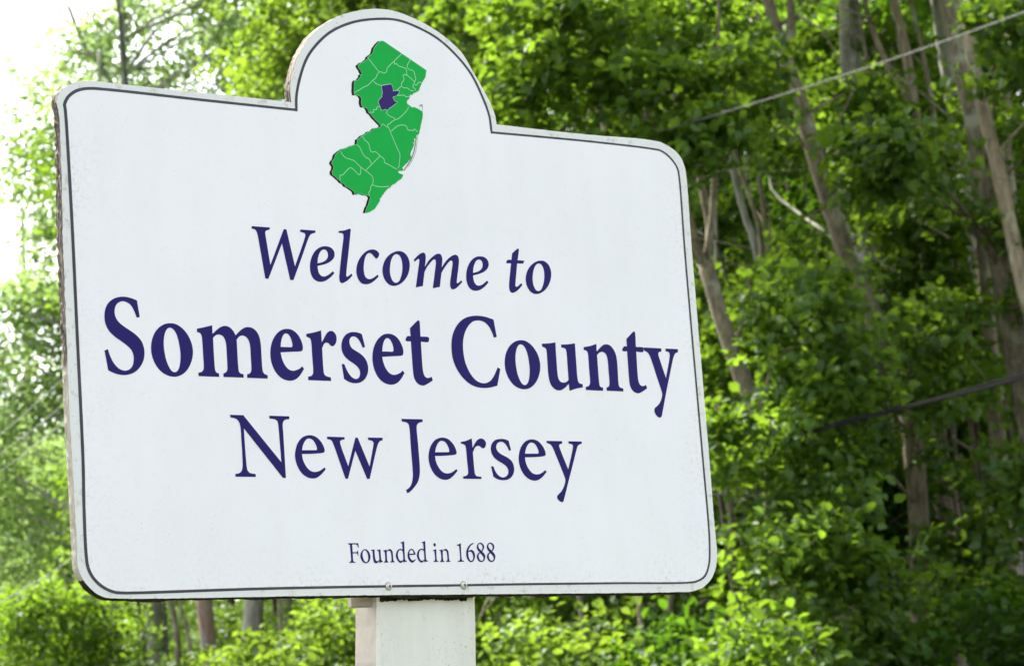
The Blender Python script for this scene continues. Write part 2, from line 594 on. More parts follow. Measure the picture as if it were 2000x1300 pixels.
def sprays(centers, out, radius, count, leaf, tint_mid, tint_var, droop=0.35, flat_=0.22, tilt=0.55):
    """layers of leaves: a flattened disc of leaves round every spray centre"""
    ns = len(centers)
    n = ns * count
    c = np.repeat(centers, count, axis=0)
    o = np.repeat(unit(out), count, axis=0)
    up = np.array([0, 0, 1.0])
    nrm_s = unit(up + 0.35 * rng.normal(size=(ns, 3)) + 0.25 * unit(out))
    nrm_s = np.repeat(nrm_s, count, axis=0)
    r = np.repeat(radius, count)[:, None]
    d = rng.normal(size=(n, 3))
    d = d - nrm_s * np.sum(d * nrm_s, axis=1, keepdims=True)
    d = unit(d) * np.sqrt(rng.uniform(0, 1, size=(n, 1)))
    pos = c + d * r + nrm_s * rng.normal(size=(n, 1)) * r * flat_ - up * (np.sum(d * d, axis=1, keepdims=True)) * r * droop * 0.5
    nrm = unit(nrm_s + tilt * rng.normal(size=(n, 3)))
    tip = unit(d + 0.6 * o + 0.5 * rng.normal(size=(n, 3)) - up * droop)
    size = leaf * rng.uniform(0.65, 1.25, size=n)
    tint = np.clip(np.repeat(tint_mid + 0.18 * rng.normal(size=ns), count) + tint_var * rng.normal(size=n), 0, 1)
    return pos, nrm, tip, size, tint


def crown_sprays(c, rad, boughs, per, spread, lo=0.35):
    """spray centres gathered round the ends of boughs inside an ellipsoid crown"""
    c = np.asarray(c, float); rad = np.asarray(rad, float)
    d = unit(rng.normal(size=(boughs, 3)))
    ends = c + d * rad * rng.uniform(lo, 1.0, size=(boughs, 1))
    pts = np.repeat(ends, per, axis=0) + rng.normal(size=(boughs * per, 3)) * np.array([spread, spread, spread * 0.55])
    return ends, pts


def trunk_path(base, top, bend=0.25, n=7):
    base, top = np.asarray(base, float), np.asarray(top, float)
    out = []
    ph = rng.uniform(0, 6.28)
    for i in range(n):
        t = i / (n - 1)
        p = base + (top - base) * t
        p = p + bend * np.array([math.sin(t * 4 + ph), math.cos(t * 3.1 + ph), 0]) * t * (1.2 - t)
        out.append(p)
    return out


def add_branches(path, r0, ends, rmax=0.30, most=6):
    """limbs that leave the trunk below the bough they carry, never more than two from one place"""
    parts = []
    P = np.array(path)
    used = {}
    for e in ends[:most]:
        lowz = e[2] - 0.45 * np.linalg.norm(P[len(P) // 2][:2] - e[:2])
        k = int(np.argmin(np.abs(P[:, 2] - lowz)))
        k = min(max(k, 1), len(P) - 2)
        if used.get(k, 0) >= (1 if k > len(P) - 4 else 2): continue
        used[k] = used.get(k, 0) + 1
        a = P[k]
        L = np.linalg.norm(e - a)
        if L < 0.3 or L > 4.5: continue
        mid = (a + e) / 2 + np.array([rng.normal() * 0.10 * L, rng.normal() * 0.10 * L, 0.10 * L])
        pts = refine([a, mid, e], 3)
        ra = min(r0 * rmax, 0.007 * L + 0.010)
        parts.append(tube(pts, np.linspace(ra, 0.005, len(pts)), 5, 0.1, cap=False))
    return parts


def make_tree(name, label, cat, path, radii, bark, crowns, leafmat, leaf=0.10, count=42, rad=0.42,
              tint=0.5, tvar=0.16, fine=True, group=None, segs=10, extra_paths=(), droop=0.35, joined=False):
    """a tree as one thing: trunk, branches, crown.  crowns: (centre, radii, boughs, sprays per bough, spread)"""
    base = np.asarray(path[0], float)
    root = empty(name, tuple(base))
    tag(root, label, cat, group)
    pp = refine(path, 4)
    rr = np.interp(np.linspace(0, 1, len(pp)), np.linspace(0, 1, len(radii)), radii)
    V, Fc = tube(pp, rr, segs, 0.07)
    link_mesh('trunk', np.array(V) - base, Fc, bark, root, smooth=True)
    for ep, er in extra_paths:
        q = refine(ep, 4)
        V, Fc = tube(q, np.interp(np.linspace(0, 1, len(q)), np.linspace(0, 1, len(er)), er), max(6, segs - 2), 0.06)
        link_mesh('branch', np.array(V) - base, Fc, bark, root, smooth=True)
    data, br = [], []
    axis = np.array(pp)
    for cr in crowns:
        c, rd, bg_, per, spread = cr[:5]
        rad_, count_ = cr[5:] if len(cr) > 5 else (rad, count)
        ends, pts = crown_sprays(c, rd, bg_, per, spread)
        pts[:, 2] = np.maximum(pts[:, 2], terrain(pts[:, 0], pts[:, 1]) + 0.25)
        br += add_branches(pp, radii[0], ends if len(cr) <= 5 else np.array([c]))
        k = np.argmin(np.abs(axis[None, :, 2] - pts[:, None, 2]), axis=1)
        out = pts - axis[k]
        data.append(sprays(pts, out, rad_ * rng.uniform(0.6, 1.25, size=len(pts)), count_, leaf, tint, tvar, droop))
    if br and not joined:
        for V, Fc in br:
            link_mesh('branch', np.array(V) - base, Fc, bark, root, smooth=True)
    elif br:
        V, Fc = merge(br)
        link_mesh('branches', np.array(V) - base, Fc, bark, root, smooth=True)['kind'] = 'stuff'
    if data:
        pos, nrm, tip, size, tn = [np.concatenate(z) for z in zip(*data)]
        me = leaf_mesh('crown', pos - base, nrm, tip, size, tn, leafmat, fine)
        o = bpy.data.objects.new('crown', me)
        col.objects.link(o)
        o.parent = root
        o['kind'] = 'stuff'
    return root


def copy_thing(root, loc, rotz, label, group, scale=1.0):
    r = root.copy(); col.objects.link(r)
    r.location = loc; r.rotation_euler = (0, 0, rotz); r.scale = (scale,) * 3
    r['label'] = label
    if group: r['group'] = group
    for ch in list(root.children):
        c = ch.copy(); col.objects.link(c); c.parent = r
    return r


# ------------------------------------------------------------------ trees and shrubs
def px(d):
    return d / 5650.0


def limb(pts, d0, d1=None):
    """photo bearings (column, row) with the distance running from d0 at the first point to d1 at the last"""
    d1 = d0 if d1 is None else d1
    n = len(pts)
    return [at(u, v, d0 + (d1 - d0) * i / max(1, n - 1)) for i, (u, v) in enumerate(pts)]


def rooted(path):
    """carry a trunk on down to the ground"""
    a, b = path[0], path[1]
    t = unit((a - b)[None])[0]
    t = unit((t + np.array([0, 0, -1.2]))[None])[0]
    g = terrain(a[0], a[1]) - 0.15
    if a[2] <= g: return path
    k = (a[2] - g) / max(0.3, -t[2])
    foot = a + t * k
    foot[2] = terrain(foot[0], foot[1]) - 0.15
    mid = (a + foot) / 2
    return [foot, mid] + list(path)


def C(u, v, d, rx, rz, boughs=11, per=6, spread=0.30, ry=None):
    return (at(u, v, d + (rx if rx > .6 else 0)), (rx * 1.1, (ry or rx) * 1.1, rz * 1.1), int(boughs * 1.9), max(2, int(per * .5)), spread * 1.25)


# --- the trees that show their trunks, right of the sign
def F(u, v, d, r=.34, b=6, per=4, rz=None):
    """a small clump of foliage on the near side of the wood"""
    r = r * 1.0
    return C(u, v, d, r, rz or r * .7, b + 3, 2, .16) + (.20, 15)


D = 27
p = rooted(limb([(1800, 1300), (1797, 1120), (1790, 950), (1768, 780), (1715, 640), (1650, 490), (1600, 330), (1562, 200), (1537, 125), (1505, 20), (1478, -90), (1450, -260)], D, D + 1.5))
fork = limb([(1540, 135), (1546, 60), (1545, -20), (1552, -140), (1570, -260)], D + 1.1, D + 1.0)
fork2 = limb([(1520, 50), (1560, 33), (1590, 50), (1605, 54)], D + 1.2, D + 0.6)
make_tree('leaning_tree', 'slim brown tree leaning left with a fork near the top, right of the sign', 'tree', p,
          [.13, .115, .105, .10, .095, .09, .088, .085, .08, .062, .05, .04], M_BARK,
          [F(1700, 190, D + 1.6, .34), F(1745, 285, D + 1.6, .36), F(1760, 430, D + 1.4, .34), F(1720, 350, D + 1.6, .3), F(1560, 590, D - .4, .24), F(1620, 740, D - .4, .26), F(1840, 760, D - .6), F(1830, 640, D - .4, .36),
           F(1690, 870, D - .6, .42, 8, 5), F(1430, 100, D, .36), F(1440, 210, D + .4, .26), F(1800, 530, D + 1, .36),
           C(1640, -160, D + 1, 1.5, .8, 12, 6), C(1500, -330, D + 1, 2.2, 1.4, 14, 8)],
          L_MID, 0.115, 34, 0.34, 0.6, extra_paths=[(fork, [.05, .045, .04, .03, .02]), (fork2, [.022, .018, .014, .01])])

D = 25.5
p = rooted(limb([(1720, 1320), (1690, 1260), (1622, 1110), (1560, 960), (1503, 840), (1450, 735), (1408, 620), (1378, 512)], D, D + .8))
sa = limb([(1378, 514), (1386, 450), (1371, 363), (1358, 290), (1338, 235), (1290, 120), (1252, -20), (1225, -160)], D + .8, D + 1.6)
sb = limb([(1380, 500), (1391, 420), (1396, 330), (1405, 242), (1398, 180), (1404, 60), (1400, -80)], D + .8, D + .7)
sc = limb([(1376, 520), (1357, 470), (1338, 400), (1310, 330), (1280, 240)], D + .8, D)
make_tree('forked_tree', 'thin forked tree leaning left close beside the right edge of the sign', 'tree', p,
          [.09, .088, .085, .082, .08, .078, .078, .075, .07], M_BARK,
          [F(1130, 110, D, .55, 9, 5), F(1210, 170, D, .5, 8, 5), F(1050, 60, D + .4, .6, 9, 5), F(1010, 190, D + .3, .5, 8, 5), F(1330, 270, D - .3, .42), F(1380, 250, D - .2, .28), F(1200, 30, D, .6), F(1420, 130, D, .38),
           F(1570, 565, D - .5, .24, 6, 5), F(1590, 660, D - .5, .26, 6, 5), F(1600, 740, D - .6, .28, 6, 5), F(1470, 640, D + 1.6, .35), F(1610, 810, D - .4, .38, 8, 5), F(1385, 830, D - .3, .18, 4), F(1450, 880, D + .8, .4),
           F(1380, 720, D + 1.8, .35), F(1540, 870, D + .9, .4), F(1300, 80, D + 1.5, .5), F(1600, 1000, D - .7, .3, 6, 5), F(1660, 1130, D - .7, .34, 7, 5), F(1530, 900, D - .6, .24), F(1720, 1230, D - .7, .3),
           C(1200, -150, D, 1.8, .9, 12, 7)],
          L_MID, 0.115, 34, 0.34, 0.5, extra_paths=[(sa, [.04, .038, .036, .034, .03, .028, .024, .02]), (sb, [.03, .028, .026, .024, .02, .016, .01]), (sc, [.035, .03, .025, .02, .012])])

D = 27.2
p = rooted(limb([(2040, 960), (2010, 800), (1985, 690), (1955, 500), (1930, 380), (1900, 210), (1876, 110), (1852, 0), (1835, -90), (1800, -300)], D, D + 1))
make_tree('thick_tree', 'thickest brown trunk at the right edge of the wood, leaning left', 'tree', p,
          [.17, .165, .155, .14, .13, .125, .115, .10, .09, .08, .07], M_BARK,
          [F(2030, 110, D - 1, .18), F(1725, 275, D - 1, .16), F(1745, 350, D - 1, .2), F(1800, 440, D + .6, .2), F(2060, 270, D, .26), F(2040, 420, D, .25), C(2190, 420, D - 1, 1.0, .8, 9, 5), C(1950, -220, D, 2.0, 1.1, 13, 7), F(1990, 930, D - 1, .36, 7, 5), F(1870, 850, D + 2, .2)],
          L_MID, 0.12, 34, 0.34, 0.55)

D = 26.4
p = rooted(limb([(2075, 800), (2030, 660), (2000, 560), (1975, 450), (1950, 330), (1924, 230), (1901, 120), (1884, 10), (1876, -90), (1870, -260)], D, D + .8))
make_tree('slender_pale_tree', 'slender pale trunk rising just right of the thickest brown trunk', 'tree', p,
          [.095, .09, .085, .08, .072, .07, .065, .06, .05, .045], M_BARK_PALE,
          [F(2000, 30, D - .5, .25), F(2060, 160, D - .5, .3), C(2100, 640, D, .9, .8, 9, 5), C(1900, -220, D, 1.5, .8, 10, 6)],
          L_MID, 0.12, 34, 0.34, 0.6)

D = 30
p = rooted(limb([(1925, 620), (1905, 480), (1886, 330), (1862, 200), (1840, 60), (1822, -80), (1800, -300)], D, D + 1))
make_tree('shaded_tree', 'shaded grey trunk just left of the thickest brown trunk', 'tree', p,
          [.11, .105, .10, .095, .085, .08, .07], M_BARK_GREY,
          [C(1880, 560, D + 7, 1.3, .9, 10, 6), C(1840, -100, D + 3, 1.6, 1.0, 11, 6)], L_DEEP, 0.12, 38, 0.45, 0.5)

D = 29
p = rooted(limb([(1705, 620), (1690, 430), (1675, 210), (1668, 90), (1662, -40), (1655, -260)], D, D + 1))
q = limb([(1668, 260), (1652, 130), (1648, 0), (1640, -160)], D + .3, D - .4)
make_tree('twin_stemmed_tree', 'straight grey brown tree of two close stems near the top of the wood', 'tree', p,
          [.085, .08, .075, .07, .065, .05], M_BARK_GREY, [C(1740, 60, D + 2.2, 1.5, 1.0, 9, 6), C(1600, 420, D + 2.6, 1.2, .7, 9, 5)], L_DEEP, 0.12, 38, 0.42, 0.45,
          extra_paths=[(q, [.06, .058, .05, .04])])

D = 28.6
p = rooted(limb([(1850, 1080), (1842, 970), (1832, 830), (1814, 650), (1802, 450), (1795, 320), (1784, 200), (1765, 80), (1744, -10), (1730, -120)], D, D + .6))
q = limb([(1786, 215), (1760, 165), (1735, 130), (1705, 60), (1680, -30)], D + .4, D + 1)
make_tree('pinkish_tree', 'pinkish tan bare trunk standing in the middle of the right hand wood', 'tree', p,
          [.10, .092, .085, .08, .07, .065, .06, .05, .045, .04], M_BARK_PALE,
          [F(1760, 560, D - .5, .3), F(1735, 900, D - .6, .28, 6, 5), F(1890, 600, D + .8, .24), C(1840, 560, D + 4, .8, .6, 8, 5), C(1720, -200, D, 1.4, .8, 10, 6)], L_MID, 0.115, 34, 0.34, 0.55,
          extra_paths=[(q, [.045, .04, .035, .03, .02])])

D = 28
p = rooted(limb([(1968, 1080), (1955, 960), (1945, 800), (1928, 600), (1914, 450), (1905, 300), (1890, 100), (1880, -120)], D, D + 1))
make_tree('tan_tree', 'tan trunk standing alone low down near the right edge of the wood', 'tree', p,
          [.11, .10, .09, .08, .07, .065, .06, .05], M_BARK_PALE,
          [F(1885, 720, D + .5, .22), F(1970, 1150, D - 1.8, .5, 8, 6, .3), F(1890, 1050, D - 1, .22), C(1870, 420, D + 6, .9, .6, 8, 5)], L_MID, 0.115, 36, 0.36, 0.5)

D = 28.5
p = rooted(limb([(1818, 1420), (1812, 1300), (1806, 1150), (1800, 1020)], D, D))
p += limb([(1792, 930), (1786, 840)], D, D)
make_tree('dark_trunk_tree', 'short dark trunk in deep shade at the bottom right of the wood', 'tree', p,
          [.10, .098, .095, .09, .085, .08, .07], M_BARK_DARK,
          [F(1690, 1050, D - 1, .7, 11, 6, .4), F(1890, 1180, D - 1, .5, 9, 6, .3), F(1600, 1010, D - 1, .55, 9, 5), F(1750, 980, D - .6, .5)], L_DEEP, 0.12, 36, 0.36, 0.45)

D = 34
p = rooted(limb([(1118, 1290), (1106, 1215), (1092, 1160), (1080, 1050), (1060, 800), (1050, 400), (1060, 0), (1070, -300)], D, D + 1))
make_tree('slim_brown_tree', 'slim brown trunk seen under the sign board, right of the grey post', 'tree', p,
          [.075, .07, .068, .066, .06, .055, .05, .04], M_BARK,
          [C(980, 30, D, 1.8, 1.3, 13, 7), C(1300, 150, D, 1.2, 1.0, 10, 6), C(1120, 1060, D + 1, 1.4, .6, 11, 6), C(1250, 420, D, 1.8, 1.4, 12, 7), C(1050, 700, D, 1.8, 1.5, 12, 7)], L_MID, 0.12, 38, 0.45, 0.6)

# thin stems all through the right-hand wood
SAPL = 'thin leaning stem among the leaves right of the sign'
SAPG = 'thin saplings in the wood right of the sign'
for (u0, v0, u1, v1, d, w, bk) in (
        (1450, 1330, 1395, 640, 29, .026, M_BARK), (1560, 900, 1480, 300, 33, .030, M_BARK), (1480, 520, 1330, -60, 32, .030, M_BARK_GREY), (1660, 1330, 1600, 760, 30, .030, M_BARK_DARK),
        (1745, 760, 1640, -80, 34, .036, M_BARK), (1735, 1330, 1745, 700, 32, .042, M_BARK), (1880, 1330, 1862, 560, 33, .045, M_BARK_PALE), (1700, 560, 1640, -60, 35, .030, M_BARK),
        (1790, 620, 1700, 120, 32, .022, M_BARK), (1985, 1200, 1945, 300, 35, .036, M_BARK_GREY), (1540, 420, 1470, -60, 36, .034, M_BARK), (1420, 1000, 1385, 300, 33, .022, M_BARK_GREY),
        (1180, 300, 1120, -60, 30, .020, M_BARK_PALE), (1040, 260, 960, -60, 31, .024, M_BARK), (1330, 420, 1180, -40, 29, .018, M_BARK_DARK), (1980, 480, 1950, -60, 33, .035, M_BARK),
        (1640, 1000, 1590, 500, 32, .018, M_BARK), (1850, 420, 1770, -40, 36, .030, M_BARK_GREY), (2030, 1330, 2010, 500, 31, .03, M_BARK), (1320, 1330, 1290, 900, 30, .03, M_BARK),
        (1530, 1330, 1400, 430, 29.5, .017, M_BARK_DARK), (1670, 1330, 1515, 480, 29, .016, M_BARK), (1810, 1330, 1590, 330, 30, .019, M_BARK), (1830, 1330, 1715, 480, 29, .015, M_BARK_DARK),
        (1925, 1330, 1790, 330, 30, .018, M_BARK), (1955, 1330, 1858, 590, 29.6, .022, M_BARK), (1560, 900, 1400, -20, 30.5, .020, M_BARK), (1780, 700, 1670, -40, 30, .022, M_BARK),
        (1910, 800, 1775, -40, 30, .024, M_BARK), (1995, 1330, 1905, 330, 30.5, .024, M_BARK_DARK), (2030, 1330, 1958, 690, 30, .020, M_BARK)):
    n = 6
    d -= 1.6; w *= 1.3
    pts = [(u0 + (u1 - u0) * i / n + rng.normal() * 6, v0 + (v1 - v0) * i / n) for i in range(n + 1)]
    pth = rooted(limb(pts, d, d + .5))
    um, vm = pts[4]
    make_tree('sapling', SAPL, 'tree', pth, [w * 1.15, w * 1.05, w, w * .95, w * .85, w * .7, w * .5], bk,
              [F(um + 90, vm, d + 1.6, .28, 3), F(pts[5][0] - 60, pts[5][1], d + 1.6, .30, 4)], L_MID, 0.11, 18, 0.25, 0.55, group=SAPG, segs=7)

# lime green crown behind the arch of the sign
D = 33
b0 = spot(800, D)
p = trunk_path(b0, at(820, -300, D + 1), 0.3)
make_tree('lime_tree', 'bright yellow green leafy tree directly behind the arch of the sign', 'tree', p, [.14, .13, .12, .11, .09, .07, .05], M_BARK,
          [C(900, 60, D - 1, 1.4, 1.1, 13, 7), C(760, -40, D, 1.5, 1.0, 12, 7), C(640, 60, D + .5, 1.2, 1.1, 11, 6), C(860, 420, D, 2.0, 1.4, 12, 7), C(700, 800, D, 2.0, 1.4, 12, 7)],
          L_LIME, 0.115, 40, 0.42, 0.5)

# trees added for the wood's dark interior, shade put into near-black leaves
D = 35.5
for (u, lab) in ((1530, 'near-black tree added as the dark gap deep in the wood right of the forked tree'), (1745, 'near-black tree added as shade high in the wood behind the bare pinkish trunk')):
    b0 = spot(u, D)
    v0 = 430 if u < 1600 else 120
    p = trunk_path(b0, at(u - 20, -320, D), 0.15)
    make_tree('gap_shade_tree', lab, 'tree', p, [.16, .15, .14, .12, .10, .07, .03], M_BARK_DARK,
              [C(u, v0, D, 1.8, 1.3, 26, 7, .35), C(u + 60, v0 + 420, D, 2.0, 1.6, 24, 7, .4), C(u + 10, v0 - 420, D, 1.6, 1.4, 18, 7)], L_SHADE, 0.075, 60, 0.5, 0.4, 0.15, False)

# filler trees of the dense wood: three kinds, copied
WOOD = 'leafy trees making up the dense wood behind the sign'
WLAB = 'leafy broadleaved tree in the dense wood behind the sign'
protos = []
for k in range(4):
    root_d = 40
    b0 = spot(1500, root_d)
    hgt = 11.0 + k
    lean = rng.normal(size=2) * 0.5
    p = trunk_path(b0, b0 + np.array([lean[0] - .8, lean[1], hgt]), 0.35)
    cs = []
    for j in range(8):
        z = 1.6 + j * (hgt - 1.2) / 8
        off = rng.normal(size=2) * 0.7
        cs.append((b0 + np.array([off[0] + lean[0] * z / hgt, off[1] + lean[1] * z / hgt, z]), (1.75, 1.75, 0.9), 24, 3, .42))
    protos.append(make_tree('woodland_tree', WLAB, 'tree', p, [.17, .16, .15, .13, .11, .08, .04], [M_BARK, M_BARK_GREY, M_BARK, M_BARK_DARK][k], cs,
                            [L_DEEP, L_DEEP, L_DEEP, L_MID][k], 0.11, 34, 0.40, 0.38, 0.17, False, group=WOOD, joined=True))
spots = [(1560, 44), (1000, 41), (1250, 44), (1860, 42), (1620, 47), (1380, 49), (2080, 38), (2220, 45), (920, 45), (1120, 52), (1960, 50), (1760, 54), (900, 56), (1500, 58), (2350, 36),
         (1280, 61), (2100, 58), (1660, 64), (1060, 66), (1880, 66), (2450, 44), (2300, 56), (1010, 56), (1420, 70), (2000, 74), (1200, 75), (1760, 77), (2600, 40), (820, 68)]
for i, (u, d) in enumerate(spots):
    s = spot(u, d)
    if i < 4:
        r = protos[i]
        r.location = tuple(s)
        r.rotation_euler = (0, 0, rng.uniform(0, 6.28))
    else:
        r = copy_thing(protos[i % 4], tuple(s), rng.uniform(0, 6.28), WLAB, WOOD, rng.uniform(1.05, 1.4) * (1 if d < 55 else 0.55))

for (u, d, sc_) in ((300, 50, .5), (520, 54, .55), (120, 58, .5), (-150, 52, .5), (640, 62, .6), (-20, 64, .5), (400, 66, .6)):
    copy_thing(protos[3], tuple(spot(u, d)), rng.uniform(0, 6.28), 'low leafy tree in the wood behind the left half of the sign', 'low trees in the wood on the left', sc_)

# --- the trees of the open, hazier side to the left
def left_tree(name, label, u, d, top_v, crowns, mat, rad, bark=M_BARK_GREY, leaf=0.10, n=36, extra=(), lean=0):
    b0 = spot(u, d)
    p = trunk_path(b0, at(u + lean, top_v, d), 0.2)
    return make_tree(name, label, 'tree', p, rad, bark, crowns, mat, leaf, n, 0.42, 0.5, 0.16, False, extra_paths=extra)


D = 47
left_tree('tall_pale_tree', 'tall pale green tree standing above the top left corner of the sign', 260, D, -200,
          [C(330, 60, D, 1.6, 1.3, 12, 5), C(250, 190, D, 1.3, .9, 10, 5), C(450, 130, D, 1.6, 1.2, 12, 5), C(185, 60, D, .6, .6, 8, 5), C(170, 150, D, .8, .6, 9, 5), C(390, -60, D, 1.6, 1.0, 14, 8), C(540, 40, D + 1, 1.4, 1.2, 14, 7),
           C(300, 420, D, 2.2, 1.4, 13, 7)],
          L_HAZED, [.14, .13, .12, .10, .08, .06, .03], extra=[(limb([(330, 420), (215, 160), (165, 90), (133, 10)], D), [.05, .045, .04, .03])], lean=-30)
D = 44
left_tree('ragged_tree', 'ragged pale green tree against white sky at the left edge', 190, D, 100,
          [C(90, 180, D, .55, .4, 7, 5), C(115, 290, D, .5, .35, 7, 5), C(75, 370, D, .5, .25, 6, 5), C(120, 450, D, .5, .3, 7, 5), C(50, 560, D, .9, .4, 9, 6), C(120, 620, D, .9, .6, 9, 6), C(20, 700, D, 1.2, .6, 10, 6), C(120, 790, D, 1.0, .6, 10, 6),
           C(70, 870, D, 1.4, .8, 12, 6), C(-20, 960, D, 1.3, .8, 12, 6), C(90, 1040, D, 1.4, .7, 12, 6)],
          L_HAZED, [.08, .075, .07, .06, .05, .04, .02])
D = 52
left_tree('broad_tree', 'broad bright green tree behind the left half of the sign', 520, D, -250,
          [C(540, 60, D, 1.4, 1.2, 12, 6), C(450, 300, D, 2.0, 1.2, 12, 6), C(600, 400, D, 2.2, 1.5, 12, 7), C(400, 650, D, 2.4, 1.6, 13, 7), C(560, 900, D, 2.4, 1.6, 13, 7), C(300, 900, D, 2.2, 1.5, 12, 7)],
          L_HAZED, [.15, .14, .13, .11, .09, .07, .04], extra=[(limb([(520, 300), (490, 120), (460, 10), (450, -90)], D), [.05, .045, .04, .03]), (limb([(480, 300), (430, 120), (436, 0), (434, -90)], D), [.045, .04, .035, .03]), (limb([(520, 300), (497, 110), (513, 0), (520, -90)], D), [.045, .04, .035, .03])])
D = 56
left_tree('rounded_tree', 'rounded bright green tree low down at the left edge', 40, D, 400,
          [C(30, 900, D, 1.9, 1.4, 14, 7), C(130, 1010, D, 1.6, 1.2, 12, 7), C(-90, 760, D, 1.5, 1.4, 11, 6), C(60, 1160, D, 2.2, 1.2, 14, 7), C(-160, 1000, D, 2.0, 1.8, 12, 7)],
          L_HAZED, [.12, .11, .10, .09, .07, .05, .03], leaf=.11)

# thin trunks under the left part of the board
D = 40
for (nm, lab, pts, w, bk) in (
        ('thin_dark_tree', 'thin dark trunk furthest left under the sign board', [(288, 1320), (282, 1260), (270, 1180), (255, 1000), (240, 700), (225, 300)], .042, M_BARK_DARK),
        ('tan_sapling', 'tan crooked trunk under the sign board, left of the reddish pole', [(348, 1320), (347, 1260), (340, 1200), (330, 1150), (310, 900), (300, 500)], .055, M_BARK),
        ('thin_tan_sapling', 'thinner tan trunk touching the left of the reddish pole below the board', [(378, 1320), (371, 1270), (362, 1215), (352, 1170), (340, 950)], .034, M_BARK_PALE),
        ('whip_sapling', 'very thin pale stem just right of the pale grey trunk under the board', [(553, 1320), (551, 1250), (545, 1180), (540, 1050), (535, 800)], .028, M_BARK_PALE)):
    p = rooted(limb(pts, D, D + .4))
    make_tree(nm, lab, 'tree', p, list(np.linspace(w, w * .6, len(p))), bk,
              [C(pts[-1][0], pts[-1][1], D, 1.3, 1.0, 9, 5), C(pts[2][0] - 20, 960, D + .5, 1.0, .5, 7, 5)], L_MID, 0.10, 36, 0.40, 0.55, fine=False)
D = 38
p = rooted(limb([(488, 1330), (491, 1260), (497, 1170), (500, 1050), (500, 800), (490, 500), (480, 260)], D, D + .3))
make_tree('pale_grey_tree', 'pale grey smooth trunk under the board, between reddish pole and post', 'tree', p, [.15, .145, .14, .135, .13, .12, .10, .08, .06], M_BARK_GREY,
          [C(480, 420, D, 2.0, 1.2, 12, 6), C(520, 700, D, 2.0, 1.2, 12, 6), C(640, 960, D, 1.4, .7, 11, 6)], L_MID, 0.10, 38, 0.42, 0.55, fine=False)

# the reddish pole
D = 37
p = rooted(limb([(413, 1330), (407, 1250), (398, 1165), (388, 1040), (380, 900)], D, D))
root = empty('reddish_pole', tuple(p[0]))
tag(root, 'straight reddish grey wooden pole showing under the left part of the board', 'pole')
q = refine(p, 3)
v, f = tube(np.array(q) - p[0], [.105] * len(q), 14)
link_mesh('shaft', v, f, M_BARK_RED, root, smooth=True)
v, f = tube([q[-1] - p[0] + np.array([0, 0, -.02]), q[-1] - p[0] + np.array([0, 0, .05])], [.112, .100], 14)
link_mesh('cap', v, f, M_POLE, root)


# --- shrubs: lower, brighter, in front of the wood
def shrub(label, u, d, top_v, width, mat, leaf=0.085, n=40, tint=0.6, per=6, boughs=16, nm='shrub', fine=True):
    b0 = spot(u, d)
    top = at(u, top_v, d)[2]
    hgt = max(0.8, top - b0[2])
    root = empty(nm, tuple(b0))
    tag(root, label, 'shrub')
    stems, data = [], []
    for k in range(6):
        a = rng.uniform(0, 6.28)
        e = b0 + np.array([math.cos(a) * width * .5, math.sin(a) * width * .5, hgt * rng.uniform(.6, .85)])
        pth = refine([b0 + rng.normal(size=3) * np.array([.08, .08, 0]), (b0 + e) / 2 + np.array([0, 0, .15]), e], 3)
        stems.append(tube(pth - b0, np.linspace(.022, .007, len(pth)), 5, cap=False))
    for v, f in stems:
        link_mesh('stem', v, f, M_BARK, root, smooth=True)
    lv = max(1, int(round(hgt / 0.9)))
    for j in range(lv):
        z = hgt * (j + .55) / lv
        w = width * (1.0 if j < lv - 1 else .72)
        c = b0 + np.array([0, 0, z])
        ends, pts = crown_sprays(c, (w, w * .8, hgt / lv * .62), boughs, per, .24, .5)
        pts[:, 2] = np.clip(pts[:, 2], terrain(pts[:, 0], pts[:, 1]) + .15, b0[2] + hgt)
        o_ = pts - (c - np.array([0, 0, .6]))
        data.append(sprays(pts, o_, .30 * rng.uniform(.6, 1.25, size=len(pts)), n, leaf, tint, .16, .3))
    pos, nrm, tip, size, tn = [np.concatenate(z) for z in zip(*data)]
    me = leaf_mesh('foliage', pos - b0, nrm, tip, size, tn, mat, fine)
    o = bpy.data.objects.new('foliage', me); col.objects.link(o); o.parent = root
    o['kind'] = 'stuff'
    return root


shrub('bright yellow green shrub immediately right of the grey post', 1030, 24, 1225, .8, L_LIME, .09, 26, .5, 4)
shrub('lower dull green shrub between the yellow green shrub and the board corner', 1240, 25, 1240, .8, L_DEEP, .10, 24, .5, 4)
shrub('light green shrub at the bottom, below the right corner of the board', 1450, 23, 1245, .7, L_MID, .11, 18, .55, 4)
shrub('leafy green shrub reaching up beside the lower right corner of the board', 1500, 24.3, 1035, .55, L_MID, .105, 22, .45, 4)
shrub('dark green shrub along the bottom right, under the short dark trunk', 1680, 26, 1235, .8, L_DEEP, .11, 20, .4, 4)
shrub('mid green shrub in the bottom right corner', 1950, 25, 1170, 1.0, L_DEEP, .11, 22, .5, 4)
shrub('sunlit shrub touching the left side of the grey post', 628, 27, 1190, .42, L_LIME, .09, 36, .5, 5, 12)
shrub('sunlit shrub in front of the pale grey trunk', 470, 30, 1262, .35, L_LIME, .09, 30, .5, 5, 10)
shrub('green shrub under the board, left of the thin dark trunk', 95, 34, 1165, 1.0, L_MID, .09, 40, .55, fine=False)
shrub('green shrub growing around the foot of the reddish pole', 395, 33, 1282, .6, L_MID, .09, 36, .6, fine=False)
shrub('dense low shrub at the bottom left corner', 20, 36, 1190, 1.3, L_MID, .09, 40, .5, fine=False)
shrub('tall shrub hidden mostly behind the grey post', 850, 30, 1080, 1.3, L_MID, .09, 40, .55, fine=False)
shrub('tall leafy shrub behind the board, right of the slim brown trunk', 1220, 31, 960, 1.5, L_MID, .10, 40, .5, fine=False)

